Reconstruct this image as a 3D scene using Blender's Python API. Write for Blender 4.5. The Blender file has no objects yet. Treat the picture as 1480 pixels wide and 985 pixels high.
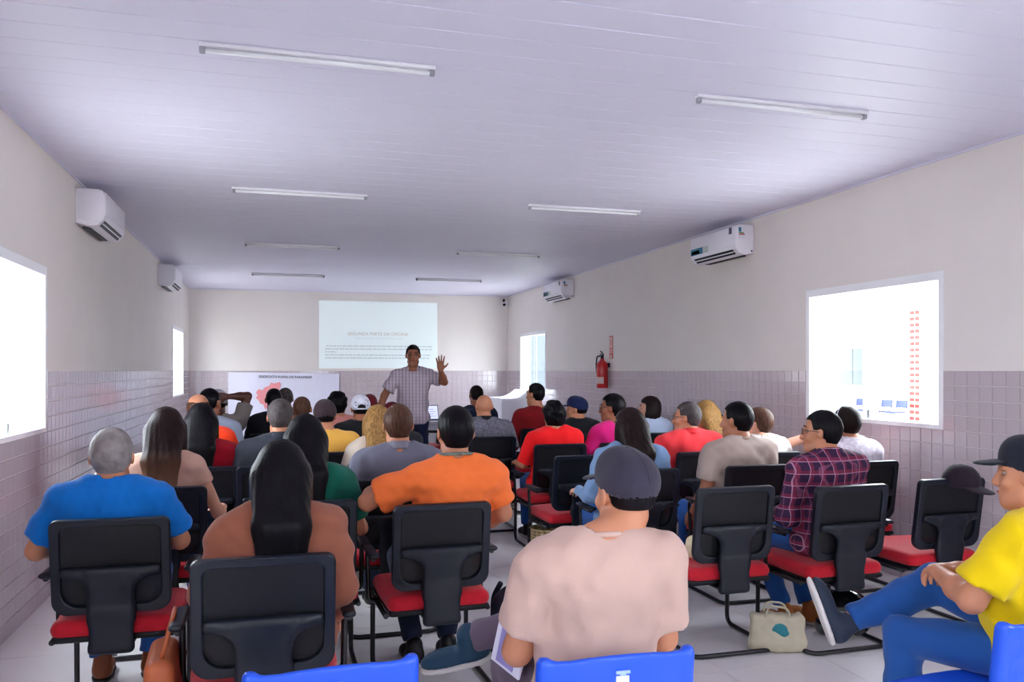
import bpy, bmesh, math, random
import numpy as np
from mathutils import Vector, Matrix

# ------------------------------------------------------------------ camera, sky, light, exposure
scn = bpy.context.scene
col = scn.collection
F_PX, YAW, HORIZON = 1189.0, 0.28167, 535.4
cam_d = bpy.data.cameras.new('camera')
cam_d.sensor_width = 36.0
cam_d.lens = F_PX / 1480.0 * 36.0
cam_d.shift_y = (HORIZON - 492.5) / 1480.0
cam_d.clip_start = 0.05
cam = bpy.data.objects.new('camera', cam_d)
col.objects.link(cam)
cam.location = (0, 0, 1.5)
cam.rotation_euler = (math.pi / 2, 0, -YAW)
scn.camera = cam

world = bpy.data.worlds.new('daylight')
scn.world = world
world.use_nodes = True
bgn = world.node_tree.nodes['Background']
bgn.inputs[0].default_value = (0.88, 0.95, 1.05, 1)
bgn.inputs[1].default_value = 9.0

vs = scn.view_settings
vs.view_transform = 'Standard'
vs.look = 'None'
vs.gamma = 1.0
vs.use_curve_mapping = False
vs.exposure = 1.38
scn.cycles.max_bounces = 10
scn.cycles.diffuse_bounces = 6
scn.cycles.glossy_bounces = 4
scn.cycles.transparent_max_bounces = 12
scn.cycles.sample_clamp_indirect = 8.0
scn.cycles.caustics_reflective = False
scn.cycles.caustics_refractive = False

# room dimensions
XL, XR, YF, YB, ZC = -1.44, 4.37, 15.42, -1.75, 2.95
WIN_Z = (1.10, 2.18)
WIN_Y = ((4.55, 6.05), (13.05, 14.55), (-1.15, 0.35))  # last pair, behind the camera, is invented to supply daylight
DOOR_X, DOOR_Z = (0.85, 2.25), 2.1  # opening behind the camera, invented to let daylight in


def portal(loc, rot, sx, sy):
    l = bpy.data.lights.new('daylight_portal', 'AREA')
    l.shape = 'RECTANGLE'
    l.size, l.size_y = sx, sy
    l.cycles.is_portal = True
    o = bpy.data.objects.new('daylight_portal', l)
    col.objects.link(o)
    o.location, o.rotation_euler = loc, rot


for wy in WIN_Y:
    portal((XL - .2, (wy[0] + wy[1]) / 2, 1.64), (0, -math.pi / 2, 0), 1.08, wy[1] - wy[0])
    portal((XR + .2, (wy[0] + wy[1]) / 2, 1.64), (0, math.pi / 2, 0), 1.08, wy[1] - wy[0])
portal(((DOOR_X[0] + DOOR_X[1]) / 2, YB - .2, 1.5), (math.pi / 2, 0, 0), DOOR_X[1] - DOOR_X[0], 1.05)

# ------------------------------------------------------------------ materials
MATS = {}


def lin(c):
    return tuple(((v / 255.0) / 12.92 if v / 255.0 <= .04045 else ((v / 255.0 + .055) / 1.055) ** 2.4) for v in c)


def mat(name, rgb, rough=.6, spec=.5, metal=0.0, var=0.0, vscale=6.0, bump=0.0, bscale=60.0, stretch=None, emit=0.0, coat=0.0, sheen=0.0, sss=0.0):
    if name in MATS:
        return MATS[name]
    m = bpy.data.materials.new(name)
    m.use_nodes = True
    nt = m.node_tree
    b = nt.nodes['Principled BSDF']
    c = lin(rgb) + (1,)
    b.inputs['Base Color'].default_value = c
    b.inputs['Roughness'].default_value = rough
    b.inputs['Specular IOR Level'].default_value = spec
    b.inputs['Metallic'].default_value = metal
    if coat:
        b.inputs['Coat Weight'].default_value = coat
        b.inputs['Coat Roughness'].default_value = .1
    if sheen:
        b.inputs['Sheen Weight'].default_value = sheen
    if emit:
        b.inputs['Emission Color'].default_value = c
        b.inputs['Emission Strength'].default_value = emit
    if var or bump:
        tc = nt.nodes.new('ShaderNodeTexCoord')
        mp = nt.nodes.new('ShaderNodeMapping')
        nt.links.new(tc.outputs['Object'], mp.inputs[0])
        if stretch:
            mp.inputs['Scale'].default_value = stretch
    if var:
        n = nt.nodes.new('ShaderNodeTexNoise')
        n.inputs['Scale'].default_value = vscale
        n.inputs['Detail'].default_value = 4
        nt.links.new(mp.outputs[0], n.inputs['Vector'])
        r = nt.nodes.new('ShaderNodeValToRGB')
        r.color_ramp.elements[0].position = .3
        r.color_ramp.elements[1].position = .7
        r.color_ramp.elements[0].color = tuple(v * (1 - var) for v in c[:3]) + (1,)
        r.color_ramp.elements[1].color = tuple(min(1, v * (1 + var)) for v in c[:3]) + (1,)
        nt.links.new(n.outputs['Fac'], r.inputs[0])
        nt.links.new(r.outputs[0], b.inputs['Base Color'])
    if bump:
        n2 = nt.nodes.new('ShaderNodeTexNoise')
        n2.inputs['Scale'].default_value = bscale
        n2.inputs['Detail'].default_value = 3
        nt.links.new(mp.outputs[0], n2.inputs['Vector'])
        bp = nt.nodes.new('ShaderNodeBump')
        bp.inputs['Strength'].default_value = bump
        bp.inputs['Distance'].default_value = .01
        nt.links.new(n2.outputs['Fac'], bp.inputs['Height'])
        nt.links.new(bp.outputs[0], b.inputs['Normal'])
    MATS[name] = m
    return m


def glass_mat(name, tint=(1, 1, 1), gloss=.08):
    m = bpy.data.materials.new(name)
    m.use_nodes = True
    nt = m.node_tree
    nt.nodes.clear()
    out = nt.nodes.new('ShaderNodeOutputMaterial')
    tr = nt.nodes.new('ShaderNodeBsdfTransparent')
    tr.inputs[0].default_value = tint + (1,)
    gl = nt.nodes.new('ShaderNodeBsdfGlossy')
    gl.inputs['Roughness'].default_value = .02
    mx = nt.nodes.new('ShaderNodeMixShader')
    mx.inputs[0].default_value = gloss
    nt.links.new(tr.outputs[0], mx.inputs[1])
    nt.links.new(gl.outputs[0], mx.inputs[2])
    nt.links.new(mx.outputs[0], out.inputs[0])
    MATS[name] = m
    return m


def plaid_mat(name, base, bands, rough=.8):
    """bands: (axis, frequency, duty, colour, strength) woven stripes in object space"""
    m = bpy.data.materials.new(name)
    m.use_nodes = True
    nt = m.node_tree
    b = nt.nodes['Principled BSDF']
    b.inputs['Roughness'].default_value = rough
    b.inputs['Specular IOR Level'].default_value = .2
    tc = nt.nodes.new('ShaderNodeTexCoord')
    sp = nt.nodes.new('ShaderNodeSeparateXYZ')
    nt.links.new(tc.outputs['Object'], sp.inputs[0])
    prev = nt.nodes.new('ShaderNodeRGB')
    prev.outputs[0].default_value = lin(base) + (1,)
    prev = prev.outputs[0]
    for ax, freq, duty, colr, st in bands:
        mu = nt.nodes.new('ShaderNodeMath'); mu.operation = 'MULTIPLY'
        mu.inputs[1].default_value = freq
        nt.links.new(sp.outputs[ax], mu.inputs[0])
        fr = nt.nodes.new('ShaderNodeMath'); fr.operation = 'FRACT'
        nt.links.new(mu.outputs[0], fr.inputs[0])
        lt = nt.nodes.new('ShaderNodeMath'); lt.operation = 'LESS_THAN'
        lt.inputs[1].default_value = duty
        nt.links.new(fr.outputs[0], lt.inputs[0])
        ms = nt.nodes.new('ShaderNodeMath'); ms.operation = 'MULTIPLY'
        ms.inputs[1].default_value = st
        nt.links.new(lt.outputs[0], ms.inputs[0])
        mix = nt.nodes.new('ShaderNodeMix'); mix.data_type = 'RGBA'
        nt.links.new(ms.outputs[0], mix.inputs['Factor'])
        nt.links.new(prev, mix.inputs['A'])
        mix.inputs['B'].default_value = lin(colr) + (1,)
        prev = mix.outputs['Result']
    nt.links.new(prev, b.inputs['Base Color'])
    MATS[name] = m
    return m


M_WALL = mat('cream_wall_paint', (226, 219, 214), .75, .3, var=.03, vscale=1.5, bump=.05, bscale=120)
M_TILE = mat('mauve_glazed_tile', (190, 177, 182), .13, .5, var=.02, vscale=2)
M_GROUT = mat('tile_grout', (222, 216, 214), .8, .2)
M_PVC = mat('white_pvc_ceiling', (216, 213, 230), .5, .35, bump=.04, bscale=3)
M_PVCGAP = mat('pvc_groove', (206, 202, 214), .5, .3)
M_FLOOR = mat('porcelain_floor', (240, 236, 237), .2, .5, var=.02, vscale=3)
M_FGROUT = mat('floor_grout', (170, 164, 164), .8, .2)
M_WHITE = mat('white_aluminium', (238, 238, 240), .35, .5)
M_WPLASTIC = mat('white_plastic', (232, 230, 236), .35, .5)
M_GLASS = glass_mat('clear_glass', (.97, .985, .98), .07)
M_GEDGE = mat('glass_edge_grey', (150, 158, 158), .25, .5)
M_BLACKP = mat('black_chair_plastic', (14, 20, 33), .36, .4)
M_BLACKSOFT = mat('black_soft_plastic', (7, 9, 16), .5, .35)
M_MESH = None
M_RED = mat('red_seat_fabric', (196, 22, 40), .75, .25, var=.06, vscale=40, bump=.15, bscale=220, sheen=.15)
M_TUBE = mat('black_steel_tube', (20, 21, 27), .3, .5)
M_BLUE = mat('blue_chair_plastic', (22, 78, 205), .35, .5)
M_DARK = mat('dark_slot', (20, 26, 36), .5, .3)
M_CHROME = mat('steel', (190, 192, 196), .25, .5, metal=1.0)


def mesh_fabric():
    m = bpy.data.materials.new('black_back_mesh')
    m.use_nodes = True
    nt = m.node_tree
    b = nt.nodes['Principled BSDF']
    b.inputs['Base Color'].default_value = lin((6, 8, 15)) + (1,)
    b.inputs['Roughness'].default_value = .6
    tr = nt.nodes.new('ShaderNodeBsdfTransparent')
    mx = nt.nodes.new('ShaderNodeMixShader')
    mx.inputs[0].default_value = .14
    out = nt.nodes['Material Output']
    nt.links.new(b.outputs[0], mx.inputs[1])
    nt.links.new(tr.outputs[0], mx.inputs[2])
    nt.links.new(mx.outputs[0], out.inputs[0])
    MATS['black_back_mesh'] = m
    return m


M_MESH = mesh_fabric()

# ------------------------------------------------------------------ object helpers


def empty(name, loc=(0, 0, 0), rz=0.0):
    o = bpy.data.objects.new(name, None)
    o.empty_display_size = .1
    col.objects.link(o)
    o.location = loc
    o.rotation_euler = (0, 0, rz)
    return o


def tag(o, label=None, cat=None, group=None, kind=None):
    if label: o['label'] = label
    if cat: o['category'] = cat
    if group: o['group'] = group
    if kind: o['kind'] = kind
    return o


def link(name, me, material, parent=None, loc=None):
    o = bpy.data.objects.new(name, me)
    col.objects.link(o)
    if material is not None:
        if len(me.materials) == 0:
            me.materials.append(material)
        elif me.materials[0] is not material:
            o.material_slots[0].link = 'OBJECT'
            o.material_slots[0].material = material
    if parent is not None:
        o.parent = parent
    if loc is not None:
        o.location = loc
    return o


def copy_tree(o, parent=None):
    c = o.copy()
    col.objects.link(c)
    c.parent = parent
    for ch in o.children:
        copy_tree(ch, c)
    return c


class MB:
    """collects simple solids into one mesh"""

    def __init__(s):
        s.v, s.f, s.sm = [], [], []

    def add(s, vs_, fs_, smooth=False):
        b = len(s.v)
        s.v += [tuple(p) for p in vs_]
        s.f += [tuple(i + b for i in q) for q in fs_]
        s.sm += [smooth] * len(fs_)
        return s

    def box(s, lo, hi, M=None, bev=0.0):
        x0, y0, z0 = lo
        x1, y1, z1 = hi
        if bev <= 0:
            p = [(x0, y0, z0), (x1, y0, z0), (x1, y1, z0), (x0, y1, z0), (x0, y0, z1), (x1, y0, z1), (x1, y1, z1), (x0, y1, z1)]
            f = [(0, 3, 2, 1), (4, 5, 6, 7), (0, 1, 5, 4), (1, 2, 6, 5), (2, 3, 7, 6), (3, 0, 4, 7)]
        else:
            bm = bmesh.new()
            bmesh.ops.create_cube(bm, size=1)
            for v in bm.verts:
                v.co = Vector(((x0 + x1) / 2 + v.co.x * (x1 - x0), (y0 + y1) / 2 + v.co.y * (y1 - y0), (z0 + z1) / 2 + v.co.z * (z1 - z0)))
            bmesh.ops.bevel(bm, geom=bm.edges[:], offset=bev, segments=2, profile=.5, affect='EDGES')
            bm.verts.index_update()
            p = [v.co.copy() for v in bm.verts]
            f = [tuple(v.index for v in q.verts) for q in bm.faces]
            bm.free()
        if M is not None:
            p = [M @ Vector(q) for q in p]
        return s.add(p, f, bev > 0)

    def cyl(s, a, b, ra, rb=None, n=12, caps=True, smooth=True):
        rb = ra if rb is None else rb
        a, b = Vector(a), Vector(b)
        d = (b - a).normalized()
        u = d.orthogonal().normalized()
        w = d.cross(u)
        p, f = [], []
        for i in range(n):
            t = 2 * math.pi * i / n
            e = u * math.cos(t) + w * math.sin(t)
            p += [a + e * ra, b + e * rb]
        for i in range(n):
            j = (i + 1) % n
            f.append((2 * i, 2 * j, 2 * j + 1, 2 * i + 1))
        s.add(p, f, smooth)
        if caps:
            s.add([p[2 * i] for i in range(n)], [tuple(range(n - 1, -1, -1))])
            s.add([p[2 * i + 1] for i in range(n)], [tuple(range(n))])
        return s

    def tube(s, pts, r, n=8, fillet=0.0, closed=False, seg=5):
        P = [Vector(p) for p in pts]
        if fillet > 0:
            Q = []
            m = len(P)
            for i in range(m):
                if not closed and (i == 0 or i == m - 1):
                    Q.append(P[i]); continue
                a, b, c = P[i - 1], P[i], P[(i + 1) % m]
                fl = min(fillet, (a - b).length * .49, (c - b).length * .49)
                p0 = b + (a - b).normalized() * fl
                p1 = b + (c - b).normalized() * fl
                for k in range(seg + 1):
                    t = k / seg
                    Q.append(p0 * (1 - t) ** 2 + b * 2 * t * (1 - t) + p1 * t * t)
            P = Q
        m = len(P)
        ring = []
        u = None
        for i in range(m):
            if closed:
                d = (P[(i + 1) % m] - P[i - 1]).normalized()
            else:
                d = (P[min(i + 1, m - 1)] - P[max(i - 1, 0)]).normalized()
            u = d.orthogonal().normalized() if u is None else (u - d * u.dot(d)).normalized()
            w = d.cross(u)
            rr = r[i] if isinstance(r, (list, tuple)) else r
            ring.append([P[i] + (u * math.cos(2 * math.pi * k / n) + w * math.sin(2 * math.pi * k / n)) * rr for k in range(n)])
        p = [q for rg in ring for q in rg]
        f = []
        for i in range(m if closed else m - 1):
            j = (i + 1) % m
            for k in range(n):
                l = (k + 1) % n
                f.append((i * n + k, i * n + l, j * n + l, j * n + k))
        s.add(p, f, True)
        if not closed:
            s.add(ring[0], [tuple(range(n - 1, -1, -1))])
            s.add(ring[-1], [tuple(range(n))])
        return s

    def lathe(s, prof, center=(0, 0, 0), n=20, M=None):
        p, f = [], []
        for (r, z) in prof:
            for k in range(n):
                t = 2 * math.pi * k / n
                p.append(Vector((center[0] + r * math.cos(t), center[1] + r * math.sin(t), center[2] + z)))
        for i in range(len(prof) - 1):
            for k in range(n):
                l = (k + 1) % n
                f.append((i * n + k, i * n + l, (i + 1) * n + l, (i + 1) * n + k))
        f.append(tuple(range(n - 1, -1, -1)))
        f.append(tuple((len(prof) - 1) * n + k for k in range(n)))
        if M is not None:
            p = [M @ q for q in p]
        return s.add(p, f, True)

    def prism(s, poly, axis, lo, hi, smooth=False):
        """extrude a 2D polygon (in the other two axes, cyclic order) along axis"""
        def mk(a, t):
            if axis == 0: return (t, a[0], a[1])
            if axis == 1: return (a[0], t, a[1])
            return (a[0], a[1], t)
        n = len(poly)
        p = [mk(a, lo) for a in poly] + [mk(a, hi) for a in poly]
        f = [tuple(range(n)), tuple(range(2 * n - 1, n - 1, -1))]
        s.add(p, f)
        s.add(p, [(i, n + i, n + (i + 1) % n, (i + 1) % n) for i in range(n)], smooth)
        return s

    def mesh(s, name, fix=True):
        me = bpy.data.meshes.new(name)
        me.from_pydata(s.v, [], s.f)
        me.polygons.foreach_set('use_smooth', s.sm)
        if fix:
            bm = bmesh.new()
            bm.from_mesh(me)
            bmesh.ops.remove_doubles(bm, verts=bm.verts[:], dist=1e-5)
            bmesh.ops.recalc_face_normals(bm, faces=bm.faces[:])
            bm.to_mesh(me)
            bm.free()
        me.update()
        return me

    def build(s, name, material, parent=None, loc=None):
        return link(name, s.mesh(name), material, parent, loc)


def text_mesh(body, size, depth=.001):
    cu = bpy.data.curves.new('lettering', 'FONT')
    cu.body = body
    cu.size = size
    cu.align_x = 'CENTER'
    cu.align_y = 'CENTER'
    cu.extrude = depth
    cu.resolution_u = 2
    o = bpy.data.objects.new('lettering_source', cu)
    col.objects.link(o)
    dg = bpy.context.evaluated_depsgraph_get()
    me = bpy.data.meshes.new_from_object(o.evaluated_get(dg))
    bpy.data.objects.remove(o)
    bpy.data.curves.remove(cu)
    return me


def add_text(body, size, material, parent, loc, rot, name='lettering', sx=1.0):
    me = text_mesh(body, size)
    me.materials.clear()
    o = link(name, me, material, parent)
    o['kind'] = 'stuff'
    o.location = loc
    o.rotation_euler = rot
    o.scale = (sx, 1, 1)
    return o


# ------------------------------------------------------------------ room shell


def wall_plane(name, u_rng, z_rng, holes, thick, place, material):
    """wall with rectangular holes; place(u, w, z) -> xyz, w = 0 inner face .. thick outer face"""
    us = sorted(set([u_rng[0], u_rng[1]] + [h for q in holes for h in q[:2]]))
    zs = sorted(set([z_rng[0], z_rng[1]] + [h for q in holes for h in q[2:]]))
    mb = MB()
    for i in range(len(us) - 1):
        for j in range(len(zs) - 1):
            uc, zc = (us[i] + us[i + 1]) / 2, (zs[j] + zs[j + 1]) / 2
            if any(q[0] < uc < q[1] and q[2] < zc < q[3] for q in holes):
                continue
            c = [(us[i], zs[j]), (us[i + 1], zs[j]), (us[i + 1], zs[j + 1]), (us[i], zs[j + 1])]
            mb.add([place(u, 0, z) for u, z in c], [(0, 1, 2, 3)])
            mb.add([place(u, thick, z) for u, z in c], [(3, 2, 1, 0)])
    for q in holes:
        c = [(q[0], q[2]), (q[1], q[2]), (q[1], q[3]), (q[0], q[3])]
        for k in range(4):
            a, b = c[k], c[(k + 1) % 4]
            if a[1] == b[1] == z_rng[0]:
                continue
            mb.add([place(a[0], 0, a[1]), place(b[0], 0, b[1]), place(b[0], thick, b[1]), place(a[0], thick, a[1])], [(0, 1, 2, 3)])
    me = bpy.data.meshes.new(name)
    me.from_pydata(mb.v, [], mb.f)
    me.update()
    o = link(name, me, material)
    o['kind'] = 'structure'
    return o


TH = .16
holes = [(w[0], w[1], WIN_Z[0], WIN_Z[1]) for w in WIN_Y]
wl = wall_plane('wall_left', (YB, YF), (0, ZC), holes, TH, lambda u, w, z: (XL - w, u, z), M_WALL)
wr = wall_plane('wall_right', (YB, YF), (0, ZC), holes, TH, lambda u, w, z: (XR + w, u, z), M_WALL)
wf = wall_plane('wall_front', (XL - TH, XR + TH), (0, ZC), [], TH, lambda u, w, z: (u, YF + w, z), M_WALL)
wb = wall_plane('wall_back', (XL - TH, XR + TH), (0, ZC), [(DOOR_X[0], DOOR_X[1], 0, DOOR_Z)], TH, lambda u, w, z: (u, YB - w, z), M_WALL)

# roof slab that keeps daylight from entering round the ceiling
ceiling = MB().box((XL - TH, YB - TH, ZC + .03), (XR + TH, YF + TH, ZC + .2)).build('ceiling', M_PVCGAP)
ceiling['kind'] = 'structure'
# PVC ceiling planks, 20 cm wide, running across the room
PW = .2
g = .0012
prof = [(g, 0.003), (g + .004, 0), (PW - g - .004, 0), (PW - g, 0.003), (PW - g, .026), (g, .026)]
plank_me = MB().prism([(a, b) for a, b in prof], 0, XL, XR).mesh('ceiling_plank')
plank_me.materials.append(M_PVC)
y = YB
while y < YF - .01:
    link('plank', plank_me, M_PVC, ceiling, (0, min(y, YF - PW), ZC))
    y += PW
mb = MB()
mb.box((XL, YB, ZC - .014), (XL + .012, YF - .012, ZC)).box((XR - .012, YB, ZC - .014), (XR, YF - .012, ZC)).box((XL, YF - .012, ZC - .014), (XR, YF, ZC))
mb.build('trim_1', M_PVC)['kind'] = 'structure'

# porcelain floor tiles 0.6 m
floor = MB().box((XL - TH, YB - TH, -.12), (XR + TH, YF + TH, -.004)).build('floor', M_FGROUT)
floor['kind'] = 'structure'
ft = MB().box((.0015, .0015, -.01), (.5985, .5985, 0)).mesh('floor_tile')
ft.materials.append(M_FLOOR)
for i in range(10):
    for j in range(29):
        x0, y0 = XL + i * .6, YB + j * .6
        if x0 + .6 > XR + .02 or y0 + .6 > YF + .02:
            w, h = min(.6, XR - x0), min(.6, YF - y0)
            o = link('floor_tile', ft, M_FLOOR, floor, (x0, y0, 0))
            o.scale = (w / .6, h / .6, 1)
        else:
            link('floor_tile', ft, M_FLOOR, floor, (x0, y0, 0))

# 10 x 10 cm glazed dado tiles up to 1.5 m
T = .1


def tile_mesh(nrm):
    """nrm: +1 faces +X, -1 faces -X; local origin at tile centre on the wall"""
    a, b, t = .0482, .0462, .006
    p = [(0, -a, -a), (0, a, -a), (0, a, a), (0, -a, a), (nrm * t, -b, -b), (nrm * t, b, -b), (nrm * t, b, b), (nrm * t, -b, b)]
    f = [(4, 5, 6, 7), (0, 1, 5, 4), (1, 2, 6, 5), (2, 3, 7, 6), (3, 0, 4, 7)]
    if nrm < 0:
        f = [q[::-1] for q in f]
    return p, f


for X, nrm, wall, ystart in ((XL, 1, wl, 5.0), (XR, -1, wr, 3.9)):
    # grout bed
    gb = MB()
    for (ya, yb, za, zb) in ((YB, YF, 0, 1.1), (YB, -1.15, 1.1, 1.5), (.35, 4.55, 1.1, 1.5), (6.05, 13.05, 1.1, 1.5), (14.55, YF, 1.1, 1.5)):
        gb.box((min(X, X + nrm * .003), ya, za), (max(X, X + nrm * .003), yb, zb))
    gb.build('tile_grout', M_GROUT, wall)
    p, f = tile_mesh(nrm)
    me = bpy.data.meshes.new('wall_tile')
    me.from_pydata(p, [], f)
    me.materials.append(M_TILE)
    cells = []
    nrow = 15
    j0 = int(math.floor((YB - 4.55) / T)) + 1
    jn = int((YF - 4.55) / T)
    for j in range(j0, jn):
        yc = 4.55 + (j + .5) * T
        for k in range(nrow):
            zc = (k + .5) * T
            if zc > 1.1 and any(w[0] < yc < w[1] for w in WIN_Y):
                continue
            cells.append((yc, zc))
    # the 300 that show largest: nearest columns in view, upper rows first
    def visible_rank(c):
        d = math.hypot(X, c[0])
        fx = X * math.cos(YAW) - c[0] * math.sin(YAW)
        fd = c[0] * math.cos(YAW) + X * math.sin(YAW)
        if fd <= .3:
            return 99
        u = 740 + F_PX * fx / fd
        v = HORIZON - F_PX * (c[1] - 1.5) / fd
        if not (-5 < u < 1485 and v < 985):
            return 90 + d
        hidden = 0 if c[1] > .85 or X < 0 else 6
        return d + hidden
    cells.sort(key=visible_rank)
    for (yc, zc) in cells[:300]:
        link('wall_tile', me, M_TILE, wall, (X + nrm * .003, yc, zc))
    V, Fc = [], []
    for (yc, zc) in cells[300:]:
        b = len(V)
        V += [(q[0] + X + nrm * .003, q[1] + yc, q[2] + zc) for q in p]
        Fc += [tuple(i + b for i in q) for q in f]
    me2 = bpy.data.meshes.new('wall_tile_field')
    me2.from_pydata(V, [], Fc)
    link('wall_tile_field', me2, M_TILE, wall)['kind'] = 'stuff'
# front wall tiles (under 10 pixels each): one joined field
V, Fc = [], []
p, f = tile_mesh(1)
p = [(-q[1], -q[0], q[2]) for q in p]
f = [q[::-1] for q in f]
for i in range(int((XR - XL) / T)):
    for k in range(15):
        b = len(V)
        V += [(q[0] + XL + .05 + i * T, q[1] + YF - .003, q[2] + (k + .5) * T) for q in p]
        Fc += [tuple(n + b for n in q) for q in f]
me2 = bpy.data.meshes.new('wall_tile_field')
me2.from_pydata(V, [], Fc)
link('wall_tile_field', me2, M_TILE, wf)['kind'] = 'stuff'
MB().box((XL, YF - .003, 0), (XR, YF, 1.5)).build('tile_grout', M_GROUT, wf)


# windows: white aluminium frames with two sliding glass panes
def window(n, X, nrm, wy):
    """nrm = +1: the room lies on the +X side"""
    root = empty('window_%d' % n, (X, (wy[0] + wy[1]) / 2, WIN_Z[0]))
    root['kind'] = 'structure'
    hw, H = (wy[1] - wy[0]) / 2, WIN_Z[1] - WIN_Z[0]
    o = -nrm  # outward
    fr = MB()
    xa, xb = sorted((nrm * .006, o * .10))
    t = .045
    fr.box((xa, -hw, .03), (xb, -hw + t, H - .06)).box((xa, hw - t, .03), (xb, hw, H - .06))
    fr.box((xa, -hw, H - .06), (xb, hw, H)).box((xa, -hw, 0), (xb, hw, .03))
    fr.build('window_frame', M_WHITE, root)
    for k, (ya, yb, xo) in enumerate(((-hw + t, .04, .045), (-.02, hw - t, .065))):
        pn = MB().box((o * xo - .004, ya, .03), (o * xo + .004, yb, H - .06)).build('pane', M_GLASS, root)
        ed = MB()
        ye = yb if k == 0 else ya
        ed.box((o * xo - .005, ye - .004, .03), (o * xo + .005, ye + .004, H - .06))
        ed.build('glass_edge', M_GEDGE, pn)
    MB().box((o * .03 - .012, .0, .035), (o * .03 + .012, .035, .10), bev=.004).build('latch', M_GEDGE, root)
    return root


window(1, XL, 1, WIN_Y[0])
window(2, XR, -1, WIN_Y[0])
window(3, XL, 1, WIN_Y[1])
window(4, XR, -1, WIN_Y[1])
window(5, XL, 1, WIN_Y[2])  # unseen window added to bring daylight into the near end
window(6, XR, -1, WIN_Y[2])  # its unseen partner opposite, added for the same daylight
# entrance behind the camera, invented to supply daylight: white frame, two part-glazed leaves
root = empty('door_added', ((DOOR_X[0] + DOOR_X[1]) / 2, YB, 0))
root['kind'] = 'structure'
hw = (DOOR_X[1] - DOOR_X[0]) / 2
MB().box((-hw, -.1, 0), (-hw + .05, .01, DOOR_Z)).box((hw - .05, -.1, 0), (hw, .01, DOOR_Z)).box((-hw, -.1, DOOR_Z - .05), (hw, .01, DOOR_Z)).build('door_frame', M_WHITE, root)
for s in (-1, 1):
    xa, xb = sorted((s * .01, s * (hw - .05)))
    lf = MB().box((xa, -.06, .01), (xb, -.03, 1.02)).box((xa, -.06, DOOR_Z - .14), (xb, -.03, DOOR_Z - .06)).box((xa, -.06, 1.02), (xa + .07, -.03, DOOR_Z - .14)).box((xb - .07, -.06, 1.02), (xb, -.03, DOOR_Z - .14)).build('door_leaf', M_WHITE, root)
    MB().box((xa + .07, -.05, 1.02), (xb - .07, -.042, DOOR_Z - .14)).build('pane', M_GLASS, lf)
    MB().tube([(s * .08, -.03, .9), (s * .08, .0, .9), (s * .08, .0, 1.25), (s * .08, -.03, 1.25)], .012, fillet=.02).build('handle', M_CHROME, lf)

# outdoors beyond the windows, including walls and a roof added to cut daylight
M_PATIO = mat('pale_concrete', (225, 222, 215), .8, .2, var=.04, vscale=.8)
M_OUTWALL = mat('white_render', (236, 235, 232), .8, .2)
g1 = MB().box((-40, -30, -.3), (60, 60, -.13)).build('ground', M_PATIO)
g1['kind'] = 'structure'
ow = MB().box((18.0, 8, -.13), (18.3, 44, 5.2)).build('wall_courtyard', M_OUTWALL)
ow['kind'] = 'structure'
M_BOUND = mat('grey_light_block_render', (226, 224, 222), .8, .2)
for nm_, xa_, xb_ in (('wall_light_block_west', -3.3, -3.1), ('wall_light_block_east', 7.6, 7.8)):  # walls added outside to hold back skylight at the far windows
    MB().box((xa_, 11.2, -.13), (xb_, 19.5, 2.5)).build(nm_, M_BOUND)['kind'] = 'structure'
pr_ = MB().box((5.72, 18.2, -.13), (6.08, 19.6, 4.5)).build('column_pane_tone', mat('pane_tone_render', (46, 54, 60), .7))  # added pier, stands in for the grey-blue tone of the far pane
pr_['kind'] = 'structure'
vr = MB().box((11.5, 6, 4.1), (18.4, 46, 4.3)).build('roof_light_block', M_OUTWALL)  # roof added out of view to shade the courtyard wall and chairs
vr['kind'] = 'structure'
for yy in (8, 14, 26, 32, 38):  # posts under the added shading roof
    MB().box((11.6, yy, -.13), (11.8, yy + .2, 4.1)).build('post', M_OUTWALL, vr)

# ------------------------------------------------------------------ implicit-surface modeller


def axis(lo, hi, h, fine):
    p = [lo]
    while p[-1] < hi:
        x = p[-1]
        st = h
        for (a, b, hf) in fine:
            if a - h < x < b:
                st = min(st, hf)
        p.append(x + st)
    return np.array(p, np.float32)


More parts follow.
